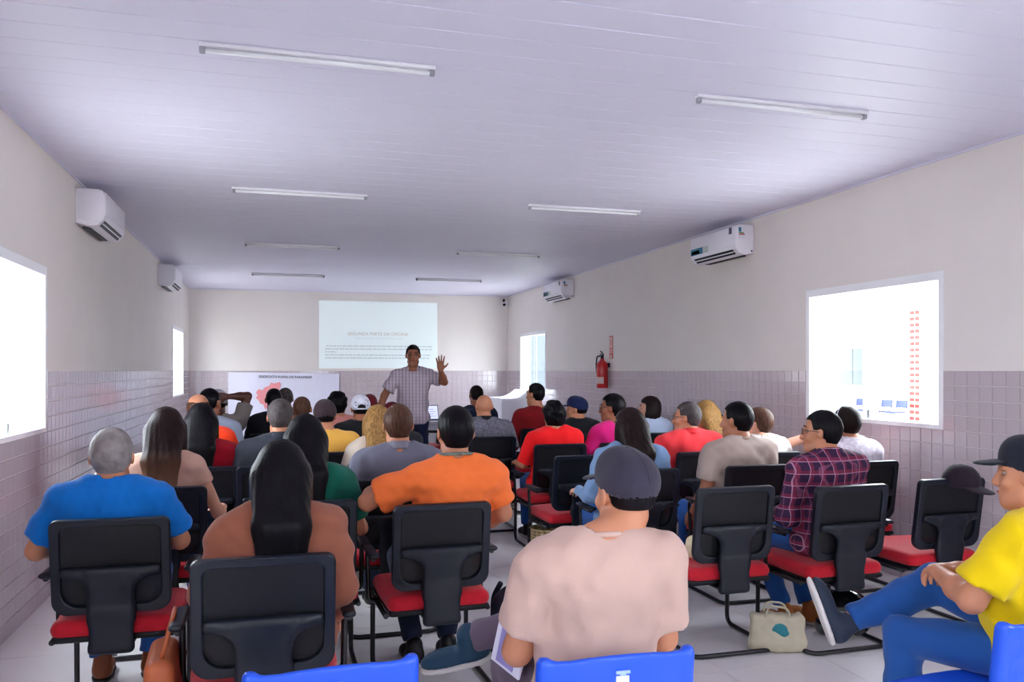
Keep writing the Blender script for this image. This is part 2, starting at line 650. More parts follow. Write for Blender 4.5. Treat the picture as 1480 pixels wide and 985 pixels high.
class Field:
    def __init__(s, lo, hi, h, fine=()):
        """fine: boxes (lo, hi, h) meshed with smaller cells"""
        s.h = h
        s.ax = [axis(lo[i], hi[i], h, [(b[0][i], b[1][i], b[2]) for b in fine]) for i in range(3)]
        s.D = np.full([len(a) for a in s.ax], 1.0, np.float32)

    def sub(s, lo, hi):
        sl = []
        for i in range(3):
            a = int(np.searchsorted(s.ax[i], lo[i]))
            b = int(np.searchsorted(s.ax[i], hi[i]))
            sl.append(slice(max(a - 1, 0), b + 1))
        X = s.ax[0][sl[0]][:, None, None]
        Y = s.ax[1][sl[1]][None, :, None]
        Z = s.ax[2][sl[2]][None, None, :]
        return tuple(sl), X, Y, Z

    def merge(s, sl, d, k):
        a = s.D[sl]
        if a.size == 0:
            return
        if k > 0:
            hh = np.maximum(k - np.abs(a - d), 0) / k
            s.D[sl] = np.minimum(a, d) - hh * hh * (k * .25)
        else:
            s.D[sl] = np.minimum(a, d)

    def carve(s, sl, d):
        s.D[sl] = np.maximum(s.D[sl], -d)

    def ellip(s, c, r, R=None, k=.03, off=0.0, clip=(), carve=False, ret=False):
        c = np.array(c, float)
        r = np.array(r, float) + off
        m = float(r.max()) if R is not None else None
        e = (np.array([m] * 3) if m else r) + k + .03
        sl, X, Y, Z = s.sub(c - e, c + e)
        x, y, z = X - c[0], Y - c[1], Z - c[2]
        if R is not None:
            q = [x * R[0][i] + y * R[1][i] + z * R[2][i] for i in range(3)]
        else:
            q = [x, y, z]
        k0 = np.sqrt((q[0] / r[0]) ** 2 + (q[1] / r[1]) ** 2 + (q[2] / r[2]) ** 2) + 1e-6
        k1 = np.sqrt((q[0] / r[0] ** 2) ** 2 + (q[1] / r[1] ** 2) ** 2 + (q[2] / r[2] ** 2) ** 2) + 1e-6
        d = (k0 * (k0 - 1) / k1).astype(np.float32)
        for (pt, n) in clip:
            d = np.maximum(d, (X - pt[0]) * n[0] + (Y - pt[1]) * n[1] + (Z - pt[2]) * n[2])
        if carve:
            s.carve(sl, d)
        else:
            s.merge(sl, d, k)

    def cone(s, a, b, ra, rb, k=.02, off=0.0, flat_a=False, flat_b=False, carve=False, flare=0.0):
        a, b = np.array(a, float), np.array(b, float)
        ra, rb = ra + off, rb + off
        rm = max(ra, rb)
        sl, X, Y, Z = s.sub(np.minimum(a, b) - rm - k - .03, np.maximum(a, b) + rm + k + .03)
        ba = b - a
        L2 = float(ba @ ba) + 1e-9
        x, y, z = X - a[0], Y - a[1], Z - a[2]
        t = (x * ba[0] + y * ba[1] + z * ba[2]) / L2
        h = np.clip(t, 0, 1)
        d = np.sqrt((x - h * ba[0]) ** 2 + (y - h * ba[1]) ** 2 + (z - h * ba[2]) ** 2) - (ra + (rb - ra) * h + flare * h * h)
        L = math.sqrt(L2)
        if flat_b:
            d = np.maximum(d, (t - 1) * L)
        if flat_a:
            d = np.maximum(d, -t * L)
        d = d.astype(np.float32)
        if carve:
            s.carve(sl, d)
        else:
            s.merge(sl, d, k)

    def rbox(s, c, half, r, R=None, k=0.0, carve=False):
        c = np.array(c, float)
        half = np.array(half, float)
        m = float(np.linalg.norm(half)) if R is not None else None
        e = (np.array([m] * 3) if m else half) + k + .03
        sl, X, Y, Z = s.sub(c - e, c + e)
        x, y, z = X - c[0], Y - c[1], Z - c[2]
        q = [x * R[0][i] + y * R[1][i] + z * R[2][i] for i in range(3)] if R is not None else [x, y, z]
        q = [np.abs(q[i]) - (half[i] - r) for i in range(3)]
        o = np.sqrt(np.maximum(q[0], 0) ** 2 + np.maximum(q[1], 0) ** 2 + np.maximum(q[2], 0) ** 2)
        i_ = np.minimum(np.maximum(np.maximum(q[0], q[1]), q[2]), 0)
        d = (o + i_ - r).astype(np.float32)
        if carve:
            s.carve(sl, d)
        else:
            s.merge(sl, d, k)

    def keep(s, fn):
        """intersect the whole field with fn(X, Y, Z) < 0"""
        X = s.ax[0][:, None, None]; Y = s.ax[1][None, :, None]; Z = s.ax[2][None, None, :]
        s.D = np.maximum(s.D, fn(X, Y, Z).astype(np.float32))

    def wrinkle(s, amp, freq, seed):
        rs = np.random.RandomState(seed)
        X = s.ax[0][:, None, None]; Y = s.ax[1][None, :, None]; Z = s.ax[2][None, None, :]
        n = np.zeros((1, 1, 1), np.float32)
        for q in range(4):
            w = rs.normal(size=3) * freq * (.6 + .5 * q)
            w[2] *= 1.3
            ph = rs.uniform(0, 6.28)
            n = n + np.sin((X * w[0] + Y * w[1] + Z * w[2] + ph).astype(np.float32)
                           + .8 * np.sin((X * w[2] - Z * w[0] + ph).astype(np.float32))) / (1 + .5 * q)
        s.D = s.D + (amp * .5 * n).astype(np.float32)

    def mesh(s, name, smooth=2):
        D = s.D
        D[0], D[-1], D[:, 0], D[:, -1], D[:, :, 0], D[:, :, -1] = 1, 1, 1, 1, 1, 1
        ins = (D < 0)
        n = ins.astype(np.int8)
        c = n[:-1] + n[1:]
        c = c[:, :-1] + c[:, 1:]
        c = c[:, :, :-1] + c[:, :, 1:]
        I, J, K = np.nonzero((c > 0) & (c < 8))
        if len(I) == 0:
            return bpy.data.meshes.new(name)
        ids = np.full(c.shape, -1, np.int32)
        ids[I, J, K] = np.arange(len(I))
        val = {}
        for a in (0, 1):
            for b in (0, 1):
                for e in (0, 1):
                    val[a, b, e] = D[I + a, J + b, K + e]
        x0, x1 = s.ax[0][I], s.ax[0][I + 1]
        y0, y1 = s.ax[1][J], s.ax[1][J + 1]
        z0, z1 = s.ax[2][K], s.ax[2][K + 1]
        acc = np.zeros((len(I), 3)); cnt = np.zeros(len(I))
        for axn in range(3):
            for a in (0, 1):
                for b in (0, 1):
                    k0 = [a, b]; k0.insert(axn, 0)
                    k1 = [a, b]; k1.insert(axn, 1)
                    va, vb = val[tuple(k0)], val[tuple(k1)]
                    m = (va < 0) != (vb < 0)
                    den = np.where(m, va - vb, 1)
                    t = np.where(m, va / den, 0)
                    f = [np.full(len(I), q, float) for q in k0]
                    f[axn] = t
                    px = x0 + (x1 - x0) * f[0]; py = y0 + (y1 - y0) * f[1]; pz = z0 + (z1 - z0) * f[2]
                    acc[:, 0] += np.where(m, px, 0); acc[:, 1] += np.where(m, py, 0); acc[:, 2] += np.where(m, pz, 0)
                    cnt += m
        co = acc / cnt[:, None]
        quads = []
        # edges along x, y, z
        e = ins[:-1, :, :] != ins[1:, :, :]
        A, B, C = np.nonzero(e[:, 1:-1, 1:-1]); B = B + 1; C = C + 1
        q = np.stack([ids[A, B - 1, C - 1], ids[A, B, C - 1], ids[A, B, C], ids[A, B - 1, C]], 1)
        fl = ~ins[A, B, C]
        q[fl] = q[fl][:, ::-1]; quads.append(q)
        e = ins[:, :-1, :] != ins[:, 1:, :]
        A, B, C = np.nonzero(e[1:-1, :, 1:-1]); A = A + 1; C = C + 1
        q = np.stack([ids[A - 1, B, C - 1], ids[A - 1, B, C], ids[A, B, C], ids[A, B, C - 1]], 1)
        fl = ~ins[A, B, C]
        q[fl] = q[fl][:, ::-1]; quads.append(q)
        e = ins[:, :, :-1] != ins[:, :, 1:]
        A, B, C = np.nonzero(e[1:-1, 1:-1, :]); A = A + 1; B = B + 1
        q = np.stack([ids[A - 1, B - 1, C], ids[A, B - 1, C], ids[A, B, C], ids[A - 1, B, C]], 1)
        fl = ~ins[A, B, C]
        q[fl] = q[fl][:, ::-1]; quads.append(q)
        q = np.concatenate(quads).astype(np.int32)
        nv = len(co)
        ea = np.concatenate([q[:, 0], q[:, 1], q[:, 2], q[:, 3]])
        eb = np.concatenate([q[:, 1], q[:, 2], q[:, 3], q[:, 0]])
        deg = np.maximum(np.bincount(ea, minlength=nv), 1)
        for it in range(smooth):
            av = np.stack([np.bincount(ea, weights=co[eb, i], minlength=nv) / deg for i in range(3)], 1)
            co = co + (av - co) * .5
        me = bpy.data.meshes.new(name)
        me.vertices.add(len(co))
        me.vertices.foreach_set('co', co.astype(np.float32).ravel())
        me.loops.add(q.size)
        me.loops.foreach_set('vertex_index', q.ravel())
        me.polygons.add(len(q))
        me.polygons.foreach_set('loop_start', np.arange(0, q.size, 4, dtype=np.int32))
        me.polygons.foreach_set('use_smooth', np.ones(len(q), bool))
        me.update(calc_edges=True)
        return me

    def build(s, name, material, parent=None, smooth=2):
        return link(name, s.mesh(name, smooth), material, parent)


# ------------------------------------------------------------------ visitor chairs
# local frame: facing +Y, origin on the floor under the middle of the seat; seat top at 0.46 m


def rounded_rect(w, h, rb, rt, n=6):
    """counter-clockwise outline in (x, z), bottom at z = 0; rb / rt corner radii"""
    pts = []
    for (cx, cz, r, a0) in ((w / 2 - rb, rb, rb, -90), (w / 2 - rt, h - rt, rt, 0), (-w / 2 + rt, h - rt, rt, 90), (-w / 2 + rb, rb, rb, 180)):
        for k in range(n + 1):
            a = math.radians(a0 + 90 * k / n)
            pts.append((cx + r * math.cos(a), cz + r * math.sin(a)))
    return pts


def ring_solid(outer, inner, y0, y1, M, mb):
    n = len(outer)
    p = [M @ Vector((a[0], y, a[1])) for y in (y0, y1) for a in outer] + [M @ Vector((a[0], y, a[1])) for y in (y0, y1) for a in inner]
    f = []
    for i in range(n):
        j = (i + 1) % n
        f += [(i, j, n + j, n + i), (2 * n + i, 3 * n + i, 3 * n + j, 2 * n + j), (i, 2 * n + i, 2 * n + j, j), (n + i, n + j, 3 * n + j, 3 * n + i)]
    mb.add(p, f)


def make_chair():
    root = empty('visitor_chair')
    # cushion
    F = Field((-.29, -.29, .36), (.29, .31, .52), .0115)
    F.rbox((0, .01, .424), (.245, .25, .04), .038)
    F.ellip((0, .02, .44), (.25, .25, .032), k=.03)
    F.build('seat', M_RED, root)
    F = Field((-.29, -.29, .33), (.29, .31, .43), .0115)
    F.rbox((0, .01, .386), (.243, .248, .016), .014)
    F.build('seat_shell', M_BLACKSOFT, root)
    # backrest: frame, mesh, T-shaped carrier; tilted back
    M = Matrix.Translation((0, -.225, .49)) @ Matrix.Rotation(math.radians(8), 4, 'X')
    o = rounded_rect(.46, .405, .06, .03)
    i = [(a * .835, .034 + (b) * .845) for a, b in rounded_rect(.46, .405, .08, .04)]
    mb = MB()
    ring_solid(o, i, -.016, .016, M, mb)
    b = mb.build('backrest', M_BLACKP, root)
    md = b.modifiers.new('soft_edges', 'BEVEL'); md.width = .006; md.segments = 2; md.limit_method = 'ANGLE'
    mb = MB()
    n = len(i)
    mb.add([M @ Vector((a, .004, z)) for a, z in i] + [M @ Vector((a, .012, z)) for a, z in i], [tuple(range(n)), tuple(range(2 * n - 1, n - 1, -1))])
    mb.add([M @ Vector((a, .004, z)) for a, z in i] + [M @ Vector((a, .012, z)) for a, z in i], [(k, n + k, n + (k + 1) % n, (k + 1) % n) for k in range(n)])
    mb.build('back_mesh', M_MESH, b)
    # upper lumbar shell behind the mesh
    mb = MB()
    up = [(-.19, .19), (.19, .19), (.19, .365), (.18, .375), (-.18, .375), (-.19, .365)]
    mb.add([M @ Vector((a, -.006, z)) for a, z in up] + [M @ Vector((a, .003, z)) for a, z in up], [tuple(range(6)), tuple(range(11, 5, -1))] + [(k, 6 + k, 6 + (k + 1) % 6, (k + 1) % 6) for k in range(6)])
    mb.build('upper_panel', M_BLACKSOFT, b)
    # T carrier: crossbar and wide spine running under the seat
    F = Field((-.25, -.36, .28), (.25, .02, .78), .0095)
    R = np.array(M.to_3x3())
    cpt = lambda x, y, z: np.array(M @ Vector((x, y, z)))
    F.rbox(cpt(0, -.022, .185), (.195, .014, .022), .012, R, k=.0)
    F.rbox(cpt(0, -.034, .09), (.092, .014, .115), .012, R, k=.02)
    F.cone(cpt(-.13, -.022, .175), cpt(-.07, -.03, .13), .016, .014, k=.03)
    F.cone(cpt(.13, -.022, .175), cpt(.07, -.03, .13), .016, .014, k=.03)
    F.rbox((0, -.262, .425), (.087, .016, .095), .012, None, k=.03)
    F.rbox((0, -.17, .352), (.08, .1, .014), .012, None, k=.03)
    F.build('back_support', M_BLACKP, root)
    # sled: rear floor bar, runners, front legs, bends back under the seat
    w = .245
    mb = MB()
    mb.tube([(-w, -.18, .365), (-w, .215, .365), (-w, .225, .014), (-w, -.27, .014), (w, -.27, .014), (w, .225, .014), (w, .215, .365), (w, -.18, .365)], .0125, n=8, fillet=.06)
    mb.build('sled_base', M_TUBE, root)
    MB().box((-.24, .10, .352), (.24, .135, .372)).box((-.24, -.15, .352), (.24, -.115, .372)).build('cross_brace', M_TUBE, root)
    for s in (-1, 1):
        a = MB().tube([(s * .235, .08, .372), (s * .285, .08, .372), (s * .29, .10, .615), (s * .29, -.10, .615)], .012, n=8, fillet=.04).build('arm_support', M_TUBE, root)
        F = Field((-.05, -.17, -.03), (.05, .17, .03), .009)
        F.rbox((0, 0, 0), (.026, .13, .013), .011)
        o2 = F.build('armrest', M_BLACKP, root)
        o2.location = (s * .288, -.005, .632)
    return root


chair0 = make_chair()
chair_used = [False]


def place_chair(x, y, rz, label, group=None, arms=True):
    if not chair_used[0]:
        o = chair0
        chair_used[0] = True
    else:
        o = copy_tree(chair0)
    o.location = (x, y, 0)
    o.rotation_euler = (0, 0, rz)
    tag(o, label, 'chair', group or 'black and red visitor chairs')
    if not arms:
        for ch in list(o.children):
            if ch.name.startswith('arm'):
                if o is chair0:
                    continue
                bpy.data.objects.remove(ch)
    return o


def make_blue_chair():
    """stackable blue plastic school chair on grey steel legs; local frame as above, seat at 0.44"""
    root = empty('plastic_chair')
    # curved back shell
    F = Field((-.25, -.31, .50), (.25, -.10, .88), .007)
    sl, X, Y, Z = F.sub((-.25, -.31, .5), (.25, -.1, .88))
    ycurve = -.235 + .55 * X ** 2 - .12 * (Z - .55)
    d = np.abs(Y - ycurve) - .010
    top = .765 + .012 * np.cos(X * 9) + .008 * np.clip((np.abs(X) - .14) / .06, 0, 1) ** 2
    q = np.maximum(np.abs(X) - (.205 - .25 * np.clip(.6 - Z, 0, 1)) + 0 * Z, np.maximum(Z - top, .56 - Z))
    d = np.maximum(d, q)
    # moulded ribs
    d = d - .004 * np.clip(np.sin(Z * 95), 0, 1) * (np.abs(X) < .16) * (Z < .70)
    F.merge(sl, d.astype(np.float32), 0)
    # rolled side columns that sleeve the steel frame
    for s in (-1, 1):
        F.cone((s * .198, -.208, .56), (s * .198, -.228, .755), .021, .019, k=.02)
    bk = F.build('backrest', M_BLUE, root)
    MB().box((-.017, -.271, .707), (.017, -.262, .725)).build('sticker', mat('white_sticker', (225, 230, 240), .5), bk)
    MB().box((-.019, -.274, .731), (.019, -.265, .739)).box((-.008, -.273, .7255), (.008, -.264, .7305)).build('maker_mark', mat('pale_blue_mark', (150, 175, 230), .5), bk)
    F = Field((-.25, -.26, .37), (.25, .27, .49), .009)
    F.rbox((0, .0, .435), (.21, .215, .014), .012)
    F.ellip((0, .19, .425), (.21, .05, .022), k=.02)
    F.ellip((0, -.02, .475), (.17, .17, .03), k=0, carve=True)
    F.build('seat', M_BLUE, root)
    leg = MATS.get('grey_leg_tube') or mat('grey_leg_tube', (205, 206, 210), .35, .5)
    for s in (-1, 1):
        MB().tube([(s * .198, -.227, .72), (s * .198, -.19, .46), (s * .19, -.15, .41), (s * .19, .17, .41), (s * .22, .22, .012)], .011, fillet=.04).build('front_leg', leg, root)
        MB().tube([(s * .19, -.12, .41), (s * .22, -.24, .012)], .011).build('rear_leg', leg, root)
    for s, yy in ((-1, .1), (1, -.1)):
        MB().tube([(-.19, yy, .405), (.19, yy, .405)], .009).build('cross_bar', leg, root)
    return root


blue0 = make_blue_chair()
for i, (x, y, rz, lab) in enumerate((
        (.13, 2.32, .05, 'empty blue plastic chair behind the woman in the brown top'),
        (.86, 2.20, -.03, 'blue plastic chair carrying the man in the cream t-shirt and dark cap'),
        (2.21, 2.13, .05, 'blue plastic chair carrying the man in the yellow t-shirt'))):
    o = blue0 if i == 0 else copy_tree(blue0)
    o.location = (x, y, 0)
    o.rotation_euler = (0, 0, rz)
    tag(o, lab, 'chair', 'blue plastic chairs')

# ------------------------------------------------------------------ ceiling lights
M_LAMP = mat('opal_tube_off', (236, 236, 240), .3, .5)
M_LEND = mat('lamp_end_grey', (150, 150, 160), .5)


def make_light():
    root = empty('ceiling_light')
    MB().box((-.53, -.026, -.018), (.53, .026, 0), bev=.004).build('housing', M_WPLASTIC, root)
    for s in (-1, 1):
        MB().box((s * .515 - .012, -.014, -.044), (s * .515 + .012, .014, -.016), bev=.004).build('lamp_holder', M_LEND, root)
    MB().cyl((-.505, 0, -.031), (.505, 0, -.031), .011, n=12).build('lamp_tube', M_LAMP, root)
    return root


l0 = make_light()
first = True
LY = (0.92, 3.88, 6.85, 9.78, 12.77)
where = ('over the entrance end', 'above the blue plastic chairs', 'level with the first air conditioners', 'between the two pairs of air conditioners', 'next to the slide wall')
for j, ly in enumerate(LY):
    for i, lx in enumerate((.21, 2.66)):
        o = l0 if first else copy_tree(l0)
        first = False
        o.location = (lx, ly, ZC)
        tag(o, 'slim white tube light %s, %s' % (where[j], ('banner side', 'extinguisher side')[i]), 'ceiling light', 'tube lights on the ceiling')

# ------------------------------------------------------------------ air conditioners
M_ACW = mat('air_conditioner_white', (232, 229, 238), .3, .5)
M_STK = [mat('sticker_teal', (40, 120, 150), .5), mat('sticker_pale', (196, 204, 200), .5), mat('sticker_red', (196, 70, 60), .5), mat('sticker_slate', (70, 62, 92), .5), mat('sticker_white', (226, 224, 232), .5), mat('sticker_green', (110, 150, 110), .5)]


def air_con(X, nrm, y0, label, stickers):
    """wall unit, 0.86 long, back on the wall at X, facing nrm; y0 = centre"""
    root = empty('air_conditioner', (X, y0, 2.595), 0 if nrm > 0 else math.pi)
    L = .43
    # profile in (x out of the wall, z)
    pr = [(0, .02), (.10, 0), (.155, .01), (.195, .055), (.205, .09), (.205, .24), (.19, .275), (.16, .285), (0, .285)]
    b = MB().prism(pr, 1, -L, L).build('body', M_ACW, root)
    md = b.modifiers.new('soft_edges', 'BEVEL'); md.width = .01; md.segments = 3; md.limit_method = 'ANGLE'
    MB().box((.2045, -L + .01, .088), (.2085, L - .01, .262), bev=.0015).build('front_panel', M_ACW, root)
    # outlet: dark slot with louvre
    Ms = Matrix.Translation((.172, 0, .036)) @ Matrix.Rotation(math.radians(42), 4, 'Y')
    sl = MB().box((-.004, -L + .06, -.028), (.006, L - .06, .028), Ms).build('air_outlet', M_DARK, root)
    MB().box((-.002, -L + .065, -.004), (.012, L - .065, .006), Ms).build('louvre', M_ACW, sl)
    MB().box((.03, -L + .1, -.002), (.09, L - .1, .012)).build('underside_slot', M_DARK, root)
    for s in (-1, 1):
        MB().box((.02, s * L - .003, .05), (.19, s * L + .003, .27), bev=.002).build('side_cover', M_ACW, root)
    if stickers:
        e = -nrm  # side whose end faces the camera, in local y
        ye = -L - .0035 if nrm > 0 else L + .0035
        def fr(ya, yb, za, zb, m, nm):
            MB().box((.209, min(ya, yb), za), (.2105, max(ya, yb), zb)).build(nm, m, root)
        def sd(xa, xb, za, zb, m, nm):
            eo = (0 if nm in ('energy_label', 'drain_plug') else .0015) * (1 if ye > 0 else -1)
            MB().box((xa, ye + eo - .001, za), (xb, ye + eo + .001, zb)).build(nm, m, root)
        k = 1 if nrm < 0 else -1
        fr(k * (L - .05), k * (L - .10), .20, .262, M_STK[3], 'dark_label')
        fr(-k * (L - .02), -k * (L - .26), .09, .155, M_STK[0], 'teal_label')
        fr(-k * (L - .05), -k * (L - .2), .098, .135, M_STK[1], 'label_print')
        fr(-k * (L - .27), -k * (L - .37), .09, .155, M_STK[1], 'pale_label')
        sd(.09, .17, .15, .26, M_STK[4], 'energy_label')
        sd(.14, .168, .215, .255, M_STK[0], 'energy_heading')
        sd(.115, .165, .200, .212, M_STK[5], 'energy_bar')
        sd(.105, .165, .186, .197, M_STK[2], 'energy_bar')
        sd(.02, .035, .03, .045, M_DARK, 'drain_plug')
    return tag(root, label, 'air conditioner', 'air conditioners on the walls')


air_con(XL, 1, 7.30, 'white wall air conditioner without stickers, nearer the blue plastic chairs', False)
air_con(XL, 1, 11.92, 'white wall air conditioner without stickers, nearer the banner', False)
air_con(XR, -1, 7.28, 'white stickered wall air conditioner beside the big courtyard window', True)
air_con(XR, -1, 12.15, 'white stickered wall air conditioner beyond the fire extinguisher', True)

# ------------------------------------------------------------------ front wall: slide, banner, camera
M_SLIDE = mat('projected_slide', (208, 219, 220), .6, .2, emit=.14)
sx0, sx1, sz0, sz1 = .79, 2.98, 1.545, 2.785
slide = MB().box((sx0, YF - .012, sz0), (sx1, YF - .001, sz1)).build('projection_screen', M_SLIDE)
tag(slide, 'pale slide projected on the end wall with a short heading and lines of text', 'projection')
M_INK1 = mat('slide_heading_ink', (186, 174, 162), .7, emit=.05)
M_INK2 = mat('slide_text_ink', (186, 196, 197), .7, emit=.05)
cx = (sx0 + sx1) / 2
rt = (math.pi / 2, 0, 0)
add_text('SEGUNDA PARTE DA OFICINA', .082, M_INK1, slide, (cx - .02, YF - .0135, 2.18), rt)
add_text('encontro com os produtores rurais', .05, M_INK2, slide, (cx, YF - .0135, 2.10), rt).scale = (1.25, .8, 1)
rnd = random.Random(4)
for (z, x0, x1) in ((1.955, .92, 2.88), (1.90, .90, 2.88), (1.845, .90, 1.10), (1.79, .90, 2.86), (1.735, .90, 2.84)):
    mb = MB()
    x = x0
    while x < x1:
        w = rnd.uniform(.03, .11)
        mb.box((x, YF - .0135, z - .011), (min(x + w, x1), YF - .012, z + .011))
        x += w + .014
    mb.build('text_line', M_INK2, slide)

M_BAN = mat('white_banner_vinyl', (224, 222, 238), .45, .4, bump=.05, bscale=4)
bx0, bx1, bz0, bz1 = -.78, 1.15, .22, 1.475
NX, NZ = 40, 24
V, Fc = [], []
for s, yo in ((0, .02), (1, .018)):
    for j in range(NZ + 1):
        for i in range(NX + 1):
            u, w = i / NX, j / NZ
            fold = .016 * math.exp(-((u - .80 + .10 * (1 - w)) / .03) ** 2) + .006 * math.sin(u * 9 + w * 3)
            V.append((bx0 + (bx1 - bx0) * u, YF - yo - .008 - abs(fold), bz0 + (bz1 - bz0) * w - .03 * u))
n1 = NX + 1
for j in range(NZ):
    for i in range(NX):
        a = j * n1 + i
        Fc.append((a, a + 1, a + n1 + 1, a + n1))
        b = a + n1 * (NZ + 1)
        Fc.append((b, b + n1, b + n1 + 1, b + 1))
me = bpy.data.meshes.new('banner'); me.from_pydata(V, [], Fc); me.polygons.foreach_set('use_smooth', [True] * len(Fc)); me.update()
banner = link('banner', me, M_BAN)
tag(banner, 'white vinyl banner with one line of black lettering and a pink map, below the slide', 'banner')
M_BINK = mat('black_print', (60, 55, 80), .6)
add_text('SINDICATO RURAL DE PARAMIRIM', .066, M_BINK, banner, (.20, YF - .047, 1.385), (math.pi / 2, math.radians(.9), 0), sx=.90)
mp = [(.05, .62), (.10, .52), (.04, .42), (.12, .36), (.16, .24), (.26, .18), (.30, .02), (.42, .10), (.52, .06), (.56, .22), (.66, .30), (.60, .44), (.72, .55), (.68, .70), (.74, .84), (.72, 1.0), (.55, .94), (.47, .98), (.42, .86), (.28, .80), (.24, .70), (.12, .74)]
MB().prism([(-.34 + a * .62, .80 + b * .50) for a, b in mp], 1, YF - .047, YF - .044).build('map_print', mat('pink_print', (232, 148, 150), .6), banner)

# corner security camera
root = empty('security_camera', (XR - .09, YF - .12, 2.80))
MB().box((.04, .06, -.03), (.09, .12, .05), bev=.006).build('bracket', M_WPLASTIC, root)
MB().cyl((.05, .08, .0), (-.02, -.05, -.03), .034, .034, n=14).build('housing', M_WPLASTIC, root)
MB().cyl((-.02, -.05, -.03), (-.033, -.074, -.035), .028, .026, n=14).build('lens', M_DARK, root)
MB().cyl((.0, .06, .04), (-.01, .03, .075), .02, .02, n=10).build('second_lens', M_DARK, root)
tag(root, 'small white security camera up in the wall corner', 'security camera')

# ------------------------------------------------------------------ extinguisher and its sign
M_EXT = mat('extinguisher_red', (190, 26, 30), .3, .5)
root = empty('fire_extinguisher', (XR - .10, 10.36, 1.265))
MB().lathe([(.0, .0), (.07, .0), (.078, .012), (.078, .30), (.070, .335), (.045, .365), (.028, .378), (.028, .40)], n=20).build('cylinder', M_EXT, root)
lb = MB()
for k in range(8):
    a0, a1 = math.radians(150 + 14 * k), math.radians(164 + 14 * k)
    lb.add([(.0788 * math.cos(a), .0788 * math.sin(a), z) for z in (.06, .15) for a in (a0, a1)], [(0, 1, 3, 2)], True)
lb.build('paper_label', mat('extinguisher_label', (206, 186, 178), .6), root)
MB().cyl((0, 0, .395), (0, 0, .44), .02, n=12).build('valve', M_DARK, root)
MB().tube([(.02, .0, .44), (-.05, -.05, .455)], .008).tube([(.02, 0, .45), (-.04, -.045, .50)], .008).build('lever', M_DARK, root)
MB().tube([(0, .02, .425), (-.04, .09, .44), (-.05, .10, .30), (-.03, .088, .10)], .010, fillet=.05).build('hose', M_DARK, root)
MB().cyl((-.03, .088, .10), (-.03, .088, .02), .011, .018).build('nozzle', M_DARK, root)
MB().box((.06, -.03, .28), (.10, .03, .34)).build('wall_hook', M_DARK, root)
tag(root, 'red fire extinguisher with paper label hung on the tiled wall', 'fire extinguisher')
M_SGN = mat('sign_red', (205, 60, 50), .5)
M_SGW = mat('sign_white', (232, 214, 208), .5)
sg = MB().box((XR - .004, 10.22, 1.66), (XR - .001, 10.34, 1.97)).build('wall_sign', M_SGN)
tag(sg, 'narrow red and white fire extinguisher sign above the extinguisher', 'sign')
MB().box((XR - .006, 10.238, 1.81), (XR - .004, 10.322, 1.952)).build('sign_panel', M_SGW, sg)
MB().box((XR - .008, 10.267, 1.83), (XR - .006, 10.293, 1.925)).box((XR - .008, 10.272, 1.925), (XR - .006, 10.286, 1.94)).build('extinguisher_symbol', M_SGN, sg)
MB().box((XR - .006, 10.238, 1.735), (XR - .004, 10.322, 1.795)).build('sign_text_panel', M_SGW, sg)
for q in range(3):
    MB().box((XR - .0075, 10.246, 1.744 + q * .016), (XR - .006, 10.314, 1.753 + q * .016)).build('sign_text_line', M_SGN, sg)
MB().cyl((XR - .004, 10.28, 1.69), (XR - .007, 10.28, 1.69), .028, n=16).build('sign_disc', M_SGW, sg)

# ------------------------------------------------------------------ desk, laptop, white draped table
M_DESK = mat('white_desk', (214, 214, 222), .4, .4)
root = empty('desk', (2.45, 12.3, 0))
MB().box((-.62, -.3, .72), (.62, .3, .75), bev=.004).build('desk_top', M_DESK, root)
for s in (-1, 1):
    MB().box((s * .58 - .02, -.26, .02), (s * .58 + .02, .26, .72)).build('side_panel', M_DESK, root)
    MB().box((s * .58 - .03, -.28, 0), (s * .58 + .03, .28, .025)).build('foot', M_TUBE, root)
MB().box((-.56, .10, .25), (.56, .12, .70)).build('modesty_panel', M_DESK, root)
tag(root, 'white desk with the open laptop near the end wall', 'desk')
root = empty('laptop', (2.22, 12.22, .75), .15)
MB().box((-.17, -.02, 0), (.17, .22, .016), bev=.004).build('base', mat('laptop_grey', (120, 124, 140), .4), root)
Ml = Matrix.Translation((0, -.02, .014)) @ Matrix.Rotation(math.radians(-14), 4, 'X')
ld = MB().box((-.17, -.004, 0), (.17, .004, .225), Ml, bev=.002).build('lid', mat('laptop_dark', (70, 76, 92), .4), root)
sc_ = MB().box((-.158, -.0055, .012), (.158, -.0042, .213), Ml).build('screen', mat('laptop_screen', (214, 220, 246), .4, emit=.35), ld)
mbt = MB()
for q in range(4):
    mbt.box((-.12, -.0062, .05 + q * .035), (.12 - .03 * (q % 2), -.0056, .056 + q * .035), Ml)
mbt.build('screen_text', mat('screen_grey', (150, 160, 200), .5), ld)
tag(root, 'open laptop showing a pale page on the white desk', 'laptop')

F = Field((3.4, 12.9, -.02), (4.36, 14.4, 1.35), .02)
sl, X, Y, Z = F.sub((3.4, 12.9, -.02), (4.36, 14.4, 1.35))
hx = .26 + .03 * np.sin(Y * 14 + 1) * (1.05 - Z) + .05 * (1.05 - Z)
hy = .45 + .03 * np.sin(X * 13) * (1.05 - Z) + .05 * (1.05 - Z)
topz = 1.04 + .14 * np.clip((X - 3.82) / .3, 0, 1) ** 2
F.merge(sl, (np.maximum(np.maximum(np.abs(X - 3.9) - hx, np.abs(Y - 13.65) - hy), np.maximum(Z - topz, .02 - Z))).astype(np.float32), 0)
tag(F.build('draped_table', mat('white_drape', (232, 230, 238), .7, .2)), 'table wholly covered by a white cloth in the corner by the far window', 'table')

